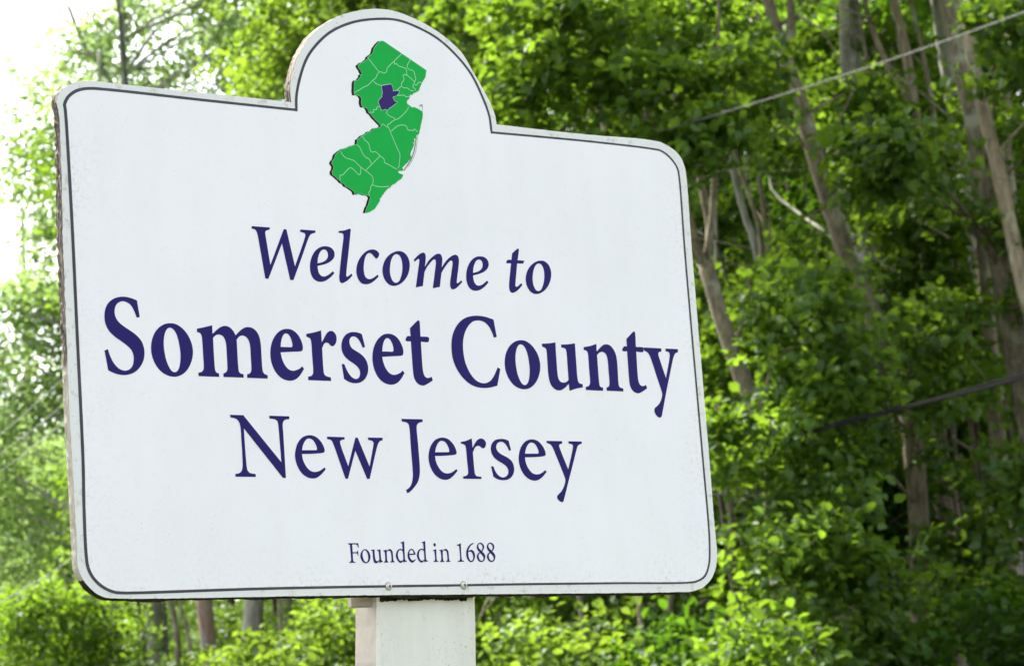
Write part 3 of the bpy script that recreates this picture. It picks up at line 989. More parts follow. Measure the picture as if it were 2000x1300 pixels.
# understorey and the far wood: masses nobody could count
def mass(name, label, cs, count, mat, leaf, rad, tint, hmax):
    pts = []
    for (u0, u1, d0, d1, n) in cs:
        u = rng.uniform(u0, u1, n); d = rng.uniform(d0, d1, n)
        g = np.array([spot(a, b) for a, b in zip(u, d)])
        g[:, 2] += hmax * rng.uniform(0.03, 1, n) ** 1.15
        pts.append(g)
    pts = np.concatenate(pts)
    o_ = np.tile(-FWD, (len(pts), 1)) + rng.normal(size=(len(pts), 3)) * .4
    pos, nrm, tip, size, tn = sprays(pts, o_, rad * rng.uniform(.6, 1.3, size=len(pts)), count, leaf, tint, .18, .35)
    me = leaf_mesh(name, pos, nrm, tip, size, tn, mat, False)
    o = bpy.data.objects.new(name, me); col.objects.link(o)
    tag(o, label, 'foliage', kind='stuff')


mass('undergrowth', 'tangled low undergrowth covering the floor of the wood', [(850, 2500, 27, 46, 900), (-300, 850, 34, 60, 1100)], 34, L_MID, .10, .5, .35, 2.0)
mass('far_woods', 'far wood closing off the view behind the trees on the right', [(700, 2700, 68, 92, 1500)], 30, L_DEEP, .2, 1.1, .4, 6.5)
mass('far_left_woods', 'far wood low behind the trees on the left', [(-400, 900, 66, 90, 2000)], 30, L_HAZED, .20, .9, .55, 7.0)


# bare twigs tangled through the wood
parts = []
for k in range(420):
    left = k % 7 == 0
    u = rng.uniform(-150, 700) if left else rng.uniform(900, 2300)
    v = rng.uniform(0, 1300)
    d = rng.uniform(38, 50) if left else rng.uniform(26.5, 36)
    a = at(u, v, d)
    if a[2] < terrain(a[0], a[1]) + .3: continue
    L = rng.uniform(.5, 1.9)
    dr = unit((RGT * rng.normal() * .8 + FWD * rng.normal() * .4 + np.array([0, 0, rng.normal() * .7 + .35]))[None])[0]
    m = a + dr * L * .5 + rng.normal(size=3) * .07
    e = a + dr * L + rng.normal(size=3) * .12 - np.array([0, 0, .1 * L])
    q = refine([a, m, e], 3)
    parts.append(tube(q, np.linspace(rng.uniform(.006, .013), .003, len(q)), 4, cap=False))
V, Fc = merge(parts)
tag(link_mesh('twigs', V, Fc, M_BARK, smooth=True), 'tangle of thin bare twigs all through the wood', 'twigs', kind='stuff')

# --- cables and the thin pole
def cable(name, label, strands, pts, r, d0, d1, mat, sep=0.0):
    p0 = limb(pts, d0, d1)
    p_ = refine(p0, 6)
    c0 = np.array(p_[0])
    parts = []
    for s in range(strands):
        off = (s - (strands - 1) / 2) * sep
        q = []
        for i, w in enumerate(p_):
            a = i * 0.55 + s * 2.1
            q.append(w - c0 + np.array([0, 0, off]) + (np.array([0, 0, math.sin(a)]) * sep * .35 if strands > 2 else 0))
        parts.append(tube(q, [r] * len(q), 8))
    root = empty(name, tuple(c0))
    tag(root, label, 'cable')
    for v, f in parts:
        link_mesh('strand', v, f, mat, root, smooth=True)


cable('overhead_cable', 'pale grey double cable sloping up to the right across the upper wood', 2, [(300, 520), (900, 370), (1130, 303), (1355, 237), (1560, 175), (1765, 108), (2000, 24), (2300, -90), (3400, -520)], .0023, 30, 15, M_CABLE_G, .0088)
cable('black_cable', 'thick black twisted cable bundle sloping across the lower right wood', 3, [(300, 1010), (1000, 950), (1200, 922), (1390, 888), (1530, 858), (1650, 824), (1820, 782), (2000, 734), (2300, 645), (3400, 240)], .0080, 35, 14, M_CABLE_K, .012)
cable('level_wire', 'thin pale wire running nearly level from the lower right edge of the board', 1, [(600, 950), (1200, 958), (1390, 965), (1497, 970), (1700, 978), (2000, 996), (2300, 1020), (3200, 1120)], .0052, 18.5, 40, M_CABLE_PALE)
cable('guy_wire', 'highest of the thin pale wires slanting behind the left edge of the board', 1, [(-200, 990), (0, 848), (125, 738), (330, 560)], .0032, 28, 24, M_CABLE_PALE)
cable('guy_wire', 'middle thin pale wire slanting behind the left edge of the board', 1, [(-200, 1030), (0, 886), (135, 781), (340, 600)], .0032, 28, 24, M_CABLE_PALE)
cable('guy_wire', 'lower thin pale wire close under the other two at the left edge', 1, [(-200, 1050), (0, 920), (125, 824), (340, 650)], .0032, 28, 24, M_CABLE_PALE)
cable('guy_wire', 'lowest thin pale wire slanting behind the bottom left corner of the board', 1, [(-200, 1280), (35, 1156), (140, 1090), (340, 950)], .0032, 28, 24, M_CABLE_PALE)

# weathered post that carries the level wire
pp = rooted(limb([(1514, 1150), (1508, 1070), (1496, 972)], 25.2, 25.2))
root = empty('wire_post', tuple(pp[0]))
tag(root, 'pale weathered wooden post holding the level wire beside the board', 'post')
v, f = tube(np.array(refine(pp, 3)) - pp[0], np.linspace(.040, .034, len(pp) * 3 - 2), 10, .05)
link_mesh('shaft', v, f, M_BARK_PALE, root, smooth=True)
v, f = tube([pp[-1] - pp[0] + np.array([0, 0, -.01]), pp[-1] - pp[0] + np.array([0, 0, .03]), pp[-1] - pp[0] + np.array([0, 0, .05])], [.03, .028, .012], 10)
link_mesh('insulator', v, f, M_CABLE_G, root, smooth=True)

pp = rooted(limb([(262, 330), (247, 165), (238, 80), (228, -20), (215, -160)], 39, 39))
root = empty('thin_pole', tuple(pp[0]))
tag(root, 'thin dark grey pole rising behind the top left of the board', 'pole')
v, f = tube(np.array(refine(pp, 3)) - pp[0], [.021] * (len(pp) * 3 - 2), 10)
link_mesh('shaft', v, f, M_POLE, root, smooth=True)


# ------------------------------------------------------------------ the sign: traced outlines, 0.1 mm, (x, z) on the board
LETTERING = {
    'welcome_line': [
        ('W', '-2627,24324* -2262,24324* -2273,24286* -2333,24268 -2361,24245 -2364,24222 -2350,24100 -2295,23678* -1981,24313* -1926,24313* -1793,23684* -1551,24204 -1541,24249 -1552,24270 -1578,24277 -1650,24291* -1635,24330* -1322,24331* -1333,24291* -1392,24278 -1431,24256 -1466,24214 -1632,23870 -1841,23444* -1908,23444* -2034,24063* -2352,23440* -2414,23441* -2470,23838 -2527,24203 -2542,24242 -2566,24266 -2640,24284*'),
        ('e', '-1008,23644* -982,23610* -1064,23538 -1172,23472 -1255,23448 -1335,23448 -1413,23481 -1465,23554 -1485,23653 -1470,23778 -1418,23896 -1337,23992 -1223,24056 -1107,24071 -1016,24050 -962,23995 -953,23933 -977,23874 -1045,23813 -1152,23763 -1325,23717* -1320,23653 -1302,23592 -1259,23551 -1202,23541 -1120,23569 | -1322,23763* -1309,23845 -1278,23924 -1228,23989 -1169,24013 -1118,23996 -1093,23949 -1099,23886 -1135,23836 -1207,23794'),
        ('l', '-832,24357* -714,24375 -642,24399 -601,24411 -577,24403* -645,24048 -727,23638 -733,23580 -721,23563 -678,23583 -619,23625* -602,23592* -683,23520 -768,23468 -839,23446 -873,23467 -884,23533 -870,23630 -805,23961 -741,24274 -745,24303 -765,24321 -846,24323*'),
        ('c', '-62,23638* -43,23603* -131,23531 -230,23474 -325,23453 -418,23467 -483,23536 -513,23640 -496,23767 -441,23877 -345,23984 -234,24054 -138,24076 -56,24063 -6,24019 -5,23980 -30,23940 -69,23918 -95,23931 -134,23972 -178,24004 -219,24008 -275,23974 -316,23903 -345,23795 -353,23688 -333,23592 -294,23556 -242,23547 -163,23573 -102,23610'),
        ('o', '422,24082 529,24066 608,24002 648,23901 642,23793 595,23672 515,23570 401,23491 272,23455 173,23474 95,23543 52,23643 54,23759 102,23879 187,23977 300,24047 | 370,24025 434,24006 474,23940 488,23843 477,23734 441,23625 386,23539 325,23513 266,23533 224,23603 208,23700 220,23808 254,23917 308,23994'),
        ('m', '744,23944* 824,24012 904,24067 973,24087 1005,24062 1012,24000 980,23831* 1067,23941 1160,24020 1251,24075 1315,24088 1357,24071 1377,24021 1375,23959 1353,23844* 1455,23959 1548,24035 1630,24079 1689,24091 1731,24070 1750,24020 1745,23941 1706,23766 1672,23615 1672,23584 1686,23579 1717,23594 1774,23637* 1794,23606* 1722,23544 1650,23489 1570,23461 1532,23479 1517,23529 1524,23600 1563,23758 1603,23933 1601,23968 1583,23982 1548,23970 1480,23910 1400,23823 1338,23738* 1283,23489* 1213,23478 1139,23459* 1127,23470* 1180,23690 1231,23919 1230,23958 1210,23979 1170,23966 1093,23899 1019,23821 964,23737* 908,23485* 839,23474 765,23455* 754,23466* 811,23701 868,23945 866,23964 854,23969 814,23949 766,23909*'),
        ('e', '2362,23663* 2388,23628* 2305,23556 2196,23490 2114,23466 2034,23466 1957,23499 1907,23574 1888,23674 1905,23800 1958,23919 2040,24016 2154,24081 2270,24095 2360,24073 2413,24018 2421,23955 2397,23896 2328,23834 2221,23784 2048,23738* 2051,23673 2069,23611 2111,23570 2167,23560 2250,23587 | 2052,23784* 2065,23867 2097,23946 2148,24012 2207,24036 2258,24019 2282,23972 2275,23908 2238,23858 2166,23815'),
        ('t', '2982,24195* 3123,24291 3135,24290 3142,24277 3098,24075* 3255,24074* 3220,24018* 3081,24014* 3013,23666 3005,23598 3026,23583 3073,23605 3146,23658* 3168,23625* 3089,23551 2993,23490 2916,23469 2873,23492 2857,23555 2861,23626 2940,24009* 2838,24006 2827,24020 2863,24065 2879,24072 2953,24071*'),
        ('o', '3637,24100 3745,24084 3825,24020 3864,23919 3857,23811 3807,23691 3725,23589 3609,23510 3479,23474 3378,23493 3300,23562 3259,23662 3262,23779 3312,23898 3399,23995 3513,24066 | 3584,24043 3649,24024 3688,23958 3701,23861 3689,23753 3651,23644 3595,23558 3532,23532 3474,23551 3432,23622 3416,23719 3429,23827 3466,23936 3521,24012'),
    ],
    'county_line': [
        ('S', '-4952,22944* -4914,22673* -4971,22656* -5013,22764 -5074,22860 -5145,22903 -5224,22917 -5298,22892 -5357,22835 -5383,22741 -5374,22666 -5328,22587 -5239,22515 -5124,22450 -5008,22380 -4906,22279 -4862,22165 -4859,22060 -4892,21943 -4972,21830 -5083,21751 -5231,21711 -5376,21718 -5480,21747 -5553,21778* -5603,22095* -5541,22120* -5505,22013 -5445,21900 -5364,21820 -5293,21788 -5227,21783 -5153,21806 -5096,21866 -5068,21960 -5069,22041 -5102,22121 -5178,22193 -5280,22258 -5395,22327 -5496,22411 -5559,22519 -5576,22645 -5553,22773 -5491,22875 -5401,22943 -5307,22978 -5200,22992 -5081,22980'),
        ('o', '-4330,22595 -4234,22586 -4128,22533 -4036,22448 -3964,22330 -3929,22195 -3937,22069 -3988,21932 -4067,21824 -4175,21746 -4304,21712 -4429,21727 -4546,21782 -4637,21872 -4702,21994 -4728,22123 -4718,22248 -4674,22374 -4602,22476 -4508,22548 -4422,22583 | -4349,22521 -4288,22500 -4237,22434 -4201,22331 -4178,22196 -4171,22071 -4187,21945 -4217,21851 -4256,21802 -4303,21787 -4358,21809 -4403,21870 -4445,21967 -4471,22081 -4483,22205 -4475,22330 -4449,22425 -4402,22498'),
        ('m', '-3828,22527* -3687,22557 -3527,22597* -3527,22453* -3429,22531 -3352,22579 -3276,22597 -3190,22582 -3119,22523 -3072,22449* -2981,22527 -2897,22580 -2820,22597 -2727,22583 -2648,22527 -2598,22433 -2580,22322 -2578,22120 -2576,21928 -2566,21854 -2537,21817 -2477,21798* -2479,21740* -2888,21740* -2886,21799* -2827,21819 -2798,21867 -2792,21931 -2793,22101 -2795,22271 -2811,22355 -2851,22418 -2924,22449 -2987,22439 -3056,22377* -3054,21922 -3044,21838 -3015,21809 -2959,21800* -2957,21741* -3355,21739* -3355,21799* -3301,21819 -3273,21867 -3267,21925 -3268,22094 -3269,22274 -3285,22358 -3325,22421 -3395,22448 -3460,22435 -3522,22386* -3518,21906 -3509,21838 -3487,21807 -3442,21798* -3439,21738* -3841,21738* -3844,21794* -3775,21813 -3740,21851 -3731,21909 -3733,22140 -3736,22360 -3746,22423 -3773,22456 -3827,22470*'),
        ('e', '-1763,21975* -1730,21929* -1795,21842 -1879,21764 -1960,21729 -2039,21719 -2150,21737 -2257,21799 -2339,21903 -2388,22037 -2397,22168 -2374,22299 -2316,22424 -2231,22521 -2126,22584 -2019,22601 -1924,22586 -1827,22524 -1760,22427 -1729,22334 -1729,22273 -1745,22241 -1779,22228 -1972,22212 -2188,22194* -2170,22101 -2132,22009 -2070,21931 -2005,21896 -1938,21892 -1869,21910 -1811,21935 | -2180,22288* -2169,22364 -2141,22445 -2098,22508 -2054,22524 -2008,22507 -1967,22452 -1944,22382 -1937,22321 -1946,22297 -1967,22290*'),
        ('r', '-1643,22531* -1484,22562 -1331,22604* -1329,22397* -1260,22500 -1198,22574 -1132,22605 -1070,22591 -1025,22538 -1016,22467 -1038,22399 -1081,22352 -1123,22339 -1150,22352 -1188,22386 -1239,22399 -1287,22371 -1330,22293* -1328,21933 -1319,21858 -1291,21826 -1184,21802* -1181,21741* -1653,21740* -1653,21800* -1587,21816 -1555,21845 -1541,21907 -1544,22143 -1547,22389 -1556,22436 -1576,22463 -1640,22484*'),
        ('s', '-478,22575* -426,22357* -474,22336* -510,22411 -557,22481 -606,22520 -664,22529 -718,22508 -748,22454 -747,22392 -713,22331 -641,22286 -540,22237 -452,22169 -400,22080 -386,21984 -408,21888 -467,21800 -565,21739 -688,21718 -809,21737 -909,21786* -939,22040* -888,22043* -850,21959 -799,21875 -734,21815 -666,21792 -606,21810 -571,21863 -566,21930 -599,21991 -670,22046 -782,22109 -869,22177 -915,22261 -923,22366 -888,22472 -819,22551 -723,22596 -629,22605 -537,22596'),
        ('e', '352,21975* 385,21928* 319,21841 234,21762 152,21726 73,21716 -38,21735 -146,21797 -227,21903 -275,22038 -283,22170 -259,22304 -199,22429 -113,22527 -7,22590 101,22608 196,22592 293,22530 359,22432 390,22338 389,22276 373,22244 338,22231 145,22215 -73,22197* -55,22103 -18,22010 44,21931 109,21895 176,21891 245,21909 304,21935 | -64,22292* -52,22368 -24,22450 21,22514 65,22531 111,22513 152,22457 175,22387 181,22325 171,22301 151,22294*'),
        ('t', '567,22724* 756,22872 772,22873 784,22855 785,22585* 947,22585 969,22574 969,22538 960,22506 939,22493 787,22497* 788,22050 799,21947 826,21885 870,21860 928,21865 975,21885* 994,21817* 827,21734 775,21721 686,21740 620,21795 587,21867 576,21950 568,22494* 469,22493 451,22508 495,22579 514,22586 569,22582*'),
        ('C', '2446,22961* 2494,22651* 2429,22632* 2392,22728 2334,22825 2259,22892 2166,22925 2078,22928 1973,22903 1872,22828 1790,22720 1736,22590 1714,22449 1717,22310 1744,22160 1799,22035 1877,21921 1972,21843 2072,21809 2174,21810 2281,21853 2370,21943 2468,22102* 2526,22071* 2432,21771* 2286,21736 2138,21720 1963,21732 1807,21786 1657,21897 1545,22037 1472,22208 1454,22393 1478,22579 1552,22745 1664,22872 1802,22959 1952,23001 2114,23014 2275,23001'),
        ('o', '3055,22613 3153,22603 3260,22549 3352,22463 3423,22345 3455,22209 3443,22082 3387,21944 3303,21836 3190,21757 3057,21724 2929,21739 2810,21795 2720,21886 2657,22009 2634,22138 2647,22264 2696,22391 2773,22493 2871,22565 2961,22600 | 3033,22538 3096,22517 3146,22450 3180,22347 3199,22211 3203,22085 3183,21958 3150,21863 3108,21815 3060,21800 3004,21822 2960,21883 2919,21981 2896,22095 2887,22221 2899,22347 2928,22442 2978,22515'),
        ('u', '3529,22569* 3691,22582 3851,22606* 3845,22426 3845,22214 3847,22042 3857,21962 3888,21902 3938,21876 4003,21876 4057,21896 4099,21929* 4099,22213 4096,22436 4083,22491 4054,22507 3981,22517* 3981,22571* 4146,22582 4311,22607* 4311,22261 4313,21977 4326,21901 4356,21871 4426,21860* 4425,21799* 4268,21772 4104,21727* 4095,21856* 4008,21785 3925,21740 3853,21726 3770,21743 3697,21796 3653,21875 3631,21995 3629,22216 3628,22428 3619,22473 3592,22497 3535,22515*'),
        ('n', '4513,22545* 4672,22572 4825,22617* 4822,22473* 4909,22548 4987,22601 5062,22618 5155,22601 5229,22535 5280,22439 5299,22316 5298,22111 5295,21916 5307,21844 5334,21822 5401,21811* 5399,21753* 4996,21755* 4996,21813* 5052,21835 5073,21888 5078,21940 5075,22124 5073,22308 5061,22390 5026,22448 4955,22474 4887,22457 4823,22410* 4826,21911 4835,21840 4860,21819 4911,21812* 4909,21751* 4496,21753* 4495,21810* 4562,21827 4599,21862 4610,21915 4608,22169 4607,22414 4595,22460 4571,22482 4514,22492*'),
        ('t', '5568,22738* 5764,22887 5781,22888 5793,22870 5789,22598* 5955,22598 5978,22587 5977,22551 5967,22519 5946,22505 5789,22510* 5782,22060 5792,21956 5819,21894 5863,21869 5923,21874 5972,21893* 5990,21826* 5817,21742 5763,21729 5672,21748 5605,21804 5572,21876 5563,21959 5564,22507* 5462,22506 5444,22522 5490,22593 5511,22600 5567,22596*'),
        ('y', '5982,22596* 6420,22595* 6415,22535* 6366,22526 6335,22497 6337,22462 6481,22036* 6619,22472 6612,22515 6582,22535 6525,22540* 6525,22596* 6837,22597* 6833,22537* 6769,22518 6733,22476 6702,22419 6578,22089 6457,21760 6324,21377 6299,21313 6260,21288 6205,21301 6154,21345 6127,21414 6147,21464 6207,21503 6278,21565 6329,21644 6356,21722 6349,21771 6246,22078 6130,22412 6091,22481 6048,22514 5987,22536*'),
    ],
    'state_line': [
        ('N', '-3266,21113* -3007,21113* -2297,20338* -2307,20680 -2319,20979 -2331,21028 -2365,21052 -2489,21069* -2488,21116* -2087,21116* -2087,21068* -2162,21057 -2206,21031 -2227,20981 -2226,20821 -2223,20076* -2282,20076* -3010,20892* -3003,20491 -2993,20255 -2981,20196 -2943,20155 -2825,20134* -2824,20088* -3224,20086* -3226,20132* -3147,20147 -3098,20185 -3077,20244 -3068,20431 -3070,20676 -3075,20913 -3089,20976 -3131,21035 -3188,21058 -3263,21068*'),
        ('e', '-1428,20263* -1400,20233* -1491,20149 -1592,20088 -1678,20072 -1785,20091 -1900,20164 -1981,20288 -2014,20427 -2000,20536 -1950,20657 -1859,20754 -1760,20795 -1663,20804 -1556,20774 -1464,20696 -1412,20606 -1399,20546 -1413,20521 -1441,20510 -1624,20492 -1872,20482* -1855,20379 -1802,20280 -1728,20209 -1646,20184 -1560,20193 -1485,20224 | -1864,20547* -1845,20619 -1797,20700 -1746,20741 -1697,20748 -1632,20725 -1582,20658 -1557,20589 -1558,20564 -1571,20553*'),
        ('w', '-1334,20787* -975,20785* -971,20748* -1024,20738 -1065,20717 -1071,20687 -931,20288* -745,20782* -697,20780* -483,20288* -373,20677 -372,20710 -397,20731 -479,20746* -482,20787* -172,20790* -171,20746* -223,20734 -261,20701 -292,20646 -497,20078* -550,20077* -764,20557* -952,20075* -1004,20075* -1219,20673 -1248,20721 -1279,20737 -1335,20744*'),
        ('J', '261,21127* 715,21129* 714,21082* 635,21067 592,21036 576,20980 584,20672 589,20277 578,20167 527,20035 437,19936 336,19859 287,19837* 260,19891* 343,19941 396,20018 425,20122 431,20231 424,20604 417,20988 404,21037 369,21064 263,21081*'),
        ('e', '1385,20270* 1413,20240* 1320,20155 1217,20093 1129,20077 1021,20096 905,20170 823,20295 792,20436 807,20547 859,20668 952,20766 1054,20808 1153,20817 1261,20787 1353,20707 1405,20617 1417,20556 1403,20531 1375,20520 1188,20502 937,20491* 953,20387 1006,20287 1079,20216 1163,20190 1250,20199 1326,20231 | 945,20557* 966,20630 1015,20711 1068,20753 1117,20760 1183,20737 1233,20670 1258,20599 1256,20574 1243,20564*'),
        ('r', '1523,20749* 1649,20772 1774,20817* 1780,20646* 1841,20734 1901,20791 1974,20818 2043,20802 2083,20755 2085,20712 2059,20664 2014,20642 1982,20652 1946,20679 1897,20685 1841,20660 1778,20565* 1789,20234 1800,20174 1836,20148 1933,20141* 1932,20100* 1529,20100* 1527,20141* 1598,20154 1635,20181 1645,20223 1638,20438 1629,20653 1616,20691 1584,20708 1526,20719*'),
        ('s', '2604,20789* 2645,20622* 2599,20610* 2566,20677 2521,20733 2469,20762 2414,20767 2351,20743 2314,20690 2317,20634 2364,20574 2459,20526 2566,20481 2649,20417 2686,20327 2678,20235 2626,20152 2533,20099 2410,20083 2291,20101 2204,20144* 2167,20326* 2217,20329* 2249,20256 2298,20188 2361,20145 2431,20133 2505,20160 2549,20217 2546,20277 2504,20337 2425,20384 2319,20435 2237,20498 2192,20584 2191,20671 2236,20749 2306,20798 2418,20818 2518,20815'),
        ('e', '3403,20275* 3432,20245* 3337,20159 3232,20098 3143,20082 3034,20101 2917,20175 2835,20300 2805,20441 2821,20552 2874,20674 2969,20772 3072,20815 3172,20823 3281,20793 3374,20713 3426,20623 3438,20562 3423,20536 3394,20526 3206,20507 2951,20497* 2967,20393 3020,20292 3094,20221 3178,20195 3266,20204 3343,20236 | 2961,20563* 2982,20636 3033,20718 3086,20759 3136,20766 3202,20743 3252,20676 3277,20605 3275,20580 3261,20569*'),
        ('y', '3478,20804* 3841,20804* 3841,20763* 3795,20751 3765,20729 3769,20697 3940,20293* 4089,20703 4089,20735 4059,20754 3992,20763* 3990,20804* 4303,20806* 4305,20765* 4240,20748 4203,20721 4177,20672 4060,20391 3936,20100 3794,19757 3773,19714 3740,19700 3687,19719 3642,19761 3635,19804 3670,19841 3737,19890 3799,19965 3846,20056 3856,20110 3844,20152 3736,20408 3627,20652 3591,20714 3546,20749 3480,20764*'),
    ],
    'founded_line': [
        ('F', '-1031,18982* -819,18981* -812,18907* -824,18903* -840,18942 -862,18960 -947,18961* -945,18829* -877,18829 -853,18834 -836,18868* -828,18769* -839,18766* -850,18801 -873,18811 -945,18810* -946,18704 -941,18678 -926,18669 -897,18662* -895,18651* -965,18652 -1031,18648* -1032,18658* -1000,18670 -989,18687 -986,18709 -989,18826 -993,18938 -998,18956 -1029,18967*'),
        ('o', '-681,18881 -644,18869 -609,18837 -586,18789 -581,18745 -596,18697 -628,18658 -683,18640 -730,18653 -767,18690 -788,18738 -787,18781 -768,18829 -736,18861 | -690,18862 -660,18846 -636,18806 -627,18754 -630,18711 -648,18674 -673,18660 -702,18670 -726,18703 -740,18751 -741,18798 -727,18842'),
        ('u', '-561,18867* -526,18869 -485,18877* -487,18805 -484,18736 -475,18696 -455,18675 -433,18677 -397,18696* -398,18766 -400,18831 -407,18844 -436,18857* -436,18866* -397,18868 -361,18877* -359,18717 -355,18696 -344,18682 -323,18673* -326,18665* -359,18654 -398,18639* -402,18674* -435,18650 -474,18638 -505,18653 -523,18692 -528,18745 -529,18832 -534,18847 -560,18856*'),
        ('n', '-304,18857* -268,18861 -232,18874* -232,18839* -197,18869 -164,18880 -127,18864 -108,18829 -103,18786 -102,18698 -95,18676 -75,18661* -74,18652* -173,18651* -174,18661* -147,18672 -139,18690 -142,18803 -151,18834 -177,18849 -204,18845 -233,18826* -232,18695 -227,18673 -203,18659* -204,18652* -306,18649* -306,18660* -282,18671 -273,18691 -274,18822 -281,18839 -302,18848*'),
        ('d', '73,18991* 112,18999 152,19015* 150,18700 156,18685 188,18673* 187,18664* 146,18657 110,18646* 108,18674* 74,18648 46,18640 10,18658 -25,18702 -43,18754 -37,18794 -14,18842 20,18870 59,18881 108,18870* 107,18951 102,18973 75,18980* | 113,18828* 95,18850 66,18859 35,18853 11,18820 1,18776 7,18728 28,18690 54,18675 82,18680 113,18696*'),
        ('e', '372,18705* 380,18694* 346,18664 315,18646 293,18641 256,18660 221,18704 207,18757 215,18805 240,18849 272,18875 303,18882 338,18866 365,18831 376,18800 374,18782 309,18776 245,18772* 254,18739 275,18704 301,18684 323,18682 346,18690 | 247,18796* 255,18827 273,18851 296,18861 320,18849 337,18822 341,18800*'),
        ('d', '525,18993* 564,19001 604,19017* 602,18701 608,18685 640,18673* 640,18664* 598,18657 561,18646* 559,18674* 525,18648 497,18640 460,18658 425,18702 407,18755 413,18795 436,18843 471,18871 511,18882 559,18871* 559,18953 554,18975 527,18981* | 564,18829* 547,18851 517,18860 486,18854 462,18821 452,18777 457,18728 479,18691 505,18675 533,18680 565,18696*'),
        ('i', '759,18855* 796,18862 832,18877* 830,18700 837,18675 863,18660* 863,18651* 757,18652* 756,18661* 786,18674 794,18696 790,18824 786,18837 761,18844* | 805,18979 824,18968 832,18948 823,18926 806,18916 787,18926 779,18948 788,18970'),
        ('n', '898,18854* 934,18858 970,18871* 970,18836* 1005,18866 1038,18877 1075,18862 1094,18827 1099,18783 1100,18697 1106,18675 1127,18659* 1128,18651* 1028,18650* 1027,18660* 1054,18671 1062,18688 1059,18801 1051,18831 1025,18847 997,18843 969,18823* 969,18693 974,18672 998,18658* 997,18651* 895,18648* 895,18659* 918,18670 928,18689 928,18819 921,18836 900,18845*'),
        ('1', '1288,18946* 1337,18956 1378,18976* 1377,18698 1384,18678 1425,18664* 1421,18651* 1290,18649* 1291,18664* 1330,18675 1341,18705 1336,18916 1328,18929 1290,18933*'),
        ('6', '1657,18978* 1664,18961* 1602,18931 1560,18888 1532,18831* 1561,18847 1600,18856 1645,18837 1673,18790 1675,18743 1654,18689 1621,18653 1578,18641 1532,18660 1494,18710 1482,18784 1494,18844 1531,18905 1586,18951 | 1528,18811* 1554,18823 1580,18825 1612,18804 1631,18750 1630,18709 1610,18676 1584,18663 1555,18683 1534,18730'),
        ('8', '1810,18981 1856,18967 1888,18933 1891,18896 1873,18859 1840,18826* 1876,18795 1901,18755 1900,18721 1879,18674 1842,18647 1803,18640 1757,18655 1722,18695 1713,18736 1729,18776 1779,18815* 1744,18850 1726,18890 1734,18931 1767,18967 | 1805,18961 1833,18947 1852,18917 1852,18879 1829,18841* 1792,18866 1768,18897 1764,18930 1778,18954 | 1788,18799* 1827,18769 1858,18728 1859,18694 1840,18671 1809,18661 1781,18678 1759,18719 1758,18762'),
        ('8', '2036,18981 2082,18967 2114,18934 2117,18896 2099,18859 2066,18826* 2102,18795 2127,18754 2126,18721 2105,18674 2068,18647 2029,18639 1983,18654 1947,18695 1938,18736 1954,18776 2005,18815* 1969,18850 1951,18890 1959,18931 1992,18968 | 2030,18961 2059,18947 2078,18917 2077,18880 2054,18841* 2018,18866 1993,18897 1989,18931 2004,18954 | 2014,18799* 2052,18768 2083,18728 2085,18694 2066,18671 2035,18661 2006,18678 1984,18718 1983,18762'),
    ],
}
STATE = '317,27838 384,27841 1296,27404 1271,27308 1231,27238 1181,27177 1167,27148 1128,27088 1100,27020 1041,26986 982,26962 933,26920 901,26935 886,26897 871,26849 823,26816 809,26778 818,26751 872,26719 916,26695 984,26701 1051,26680 1106,26657 1144,26642 1151,26605 1143,26548 1112,26453 1084,26376 1060,26299 1037,26223 1002,26211 978,26190 957,26142 917,26129 925,26093 917,26055 872,26061 914,26027 882,25969 855,25920 830,25881 815,25834 834,25789 808,25746 747,25690 668,25625 615,25581 646,25539 588,25521 517,25538 516,25506 547,25472 630,25453 601,25403 488,25324 361,25247 235,25147 169,25074 115,25009 80,24989 89,24962 23,24876 -16,24825 -91,24771 -154,24737 -227,24713 -243,24721 -209,24805 -152,24904 -113,24984 -132,25022 -192,25033 -273,25041 -377,25048 -428,25016 -444,25032 -458,25077 -515,25109 -583,25145 -631,25154 -660,25197 -718,25213 -750,25249 -827,25302 -895,25342 -903,25386 -871,25434 -856,25485 -898,25531 -890,25570 -836,25622 -821,25673 -763,25736 -676,25792 -526,25847 -402,25898 -335,25922 -323,26005 -272,26028 -225,26077 -179,26099 -64,26169 4,26189 75,26245 153,26252 218,26299 171,26341 108,26390 56,26432 15,26483 -38,26515 -51,26560 -87,26602 -164,26600 -187,26657 -175,26750 -205,26793 -248,26807 -325,26800 -324,26818 -331,26873 -320,26947 -316,27002 -302,27040 -284,27065 -228,27075 -162,27146 -172,27168 -126,27191 -209,27339 -59,27428 12,27482 8,27504 90,27564 146,27639 167,27697 222,27758 281,27811'
COUNTY = '278,27024 472,27070 493,27063 517,27010 518,26945 593,26966 654,26958 640,26920 592,26883 505,26842 498,26832 538,26771 599,26754 546,26721 463,26662 410,26634 379,26595 319,26607 239,26577 178,26733 239,26798 274,26829 272,26866 291,26895 278,26950'
BOARD = '-6244,25931 -6277,26114 -6237,26261 -6089,26389 -5907,26476 -5684,26528 -4929,26533 -3426,26542 -2397,26549 -1671,26545* -1677,26770 -1597,27094 -1411,27475 -1118,27825 -689,28125 -265,28300 158,28401 581,28431 1000,28362 1559,28178 2111,27837 2374,27475 2644,27064 2797,26755 2828,26558* 4749,26554 6662,26581 6901,26543 7246,26366 7376,26146 7402,25964 7395,24427 7425,20491 7426,19246 7435,18804 7381,18517 7269,18317 7042,18143 6732,18060 6323,18050 1308,18083 -1510,18104 -4911,18111 -5574,18122 -5839,18153 -6113,18332 -6249,18559 -6276,18761 -6273,19165 -6293,21118 -6278,23596'
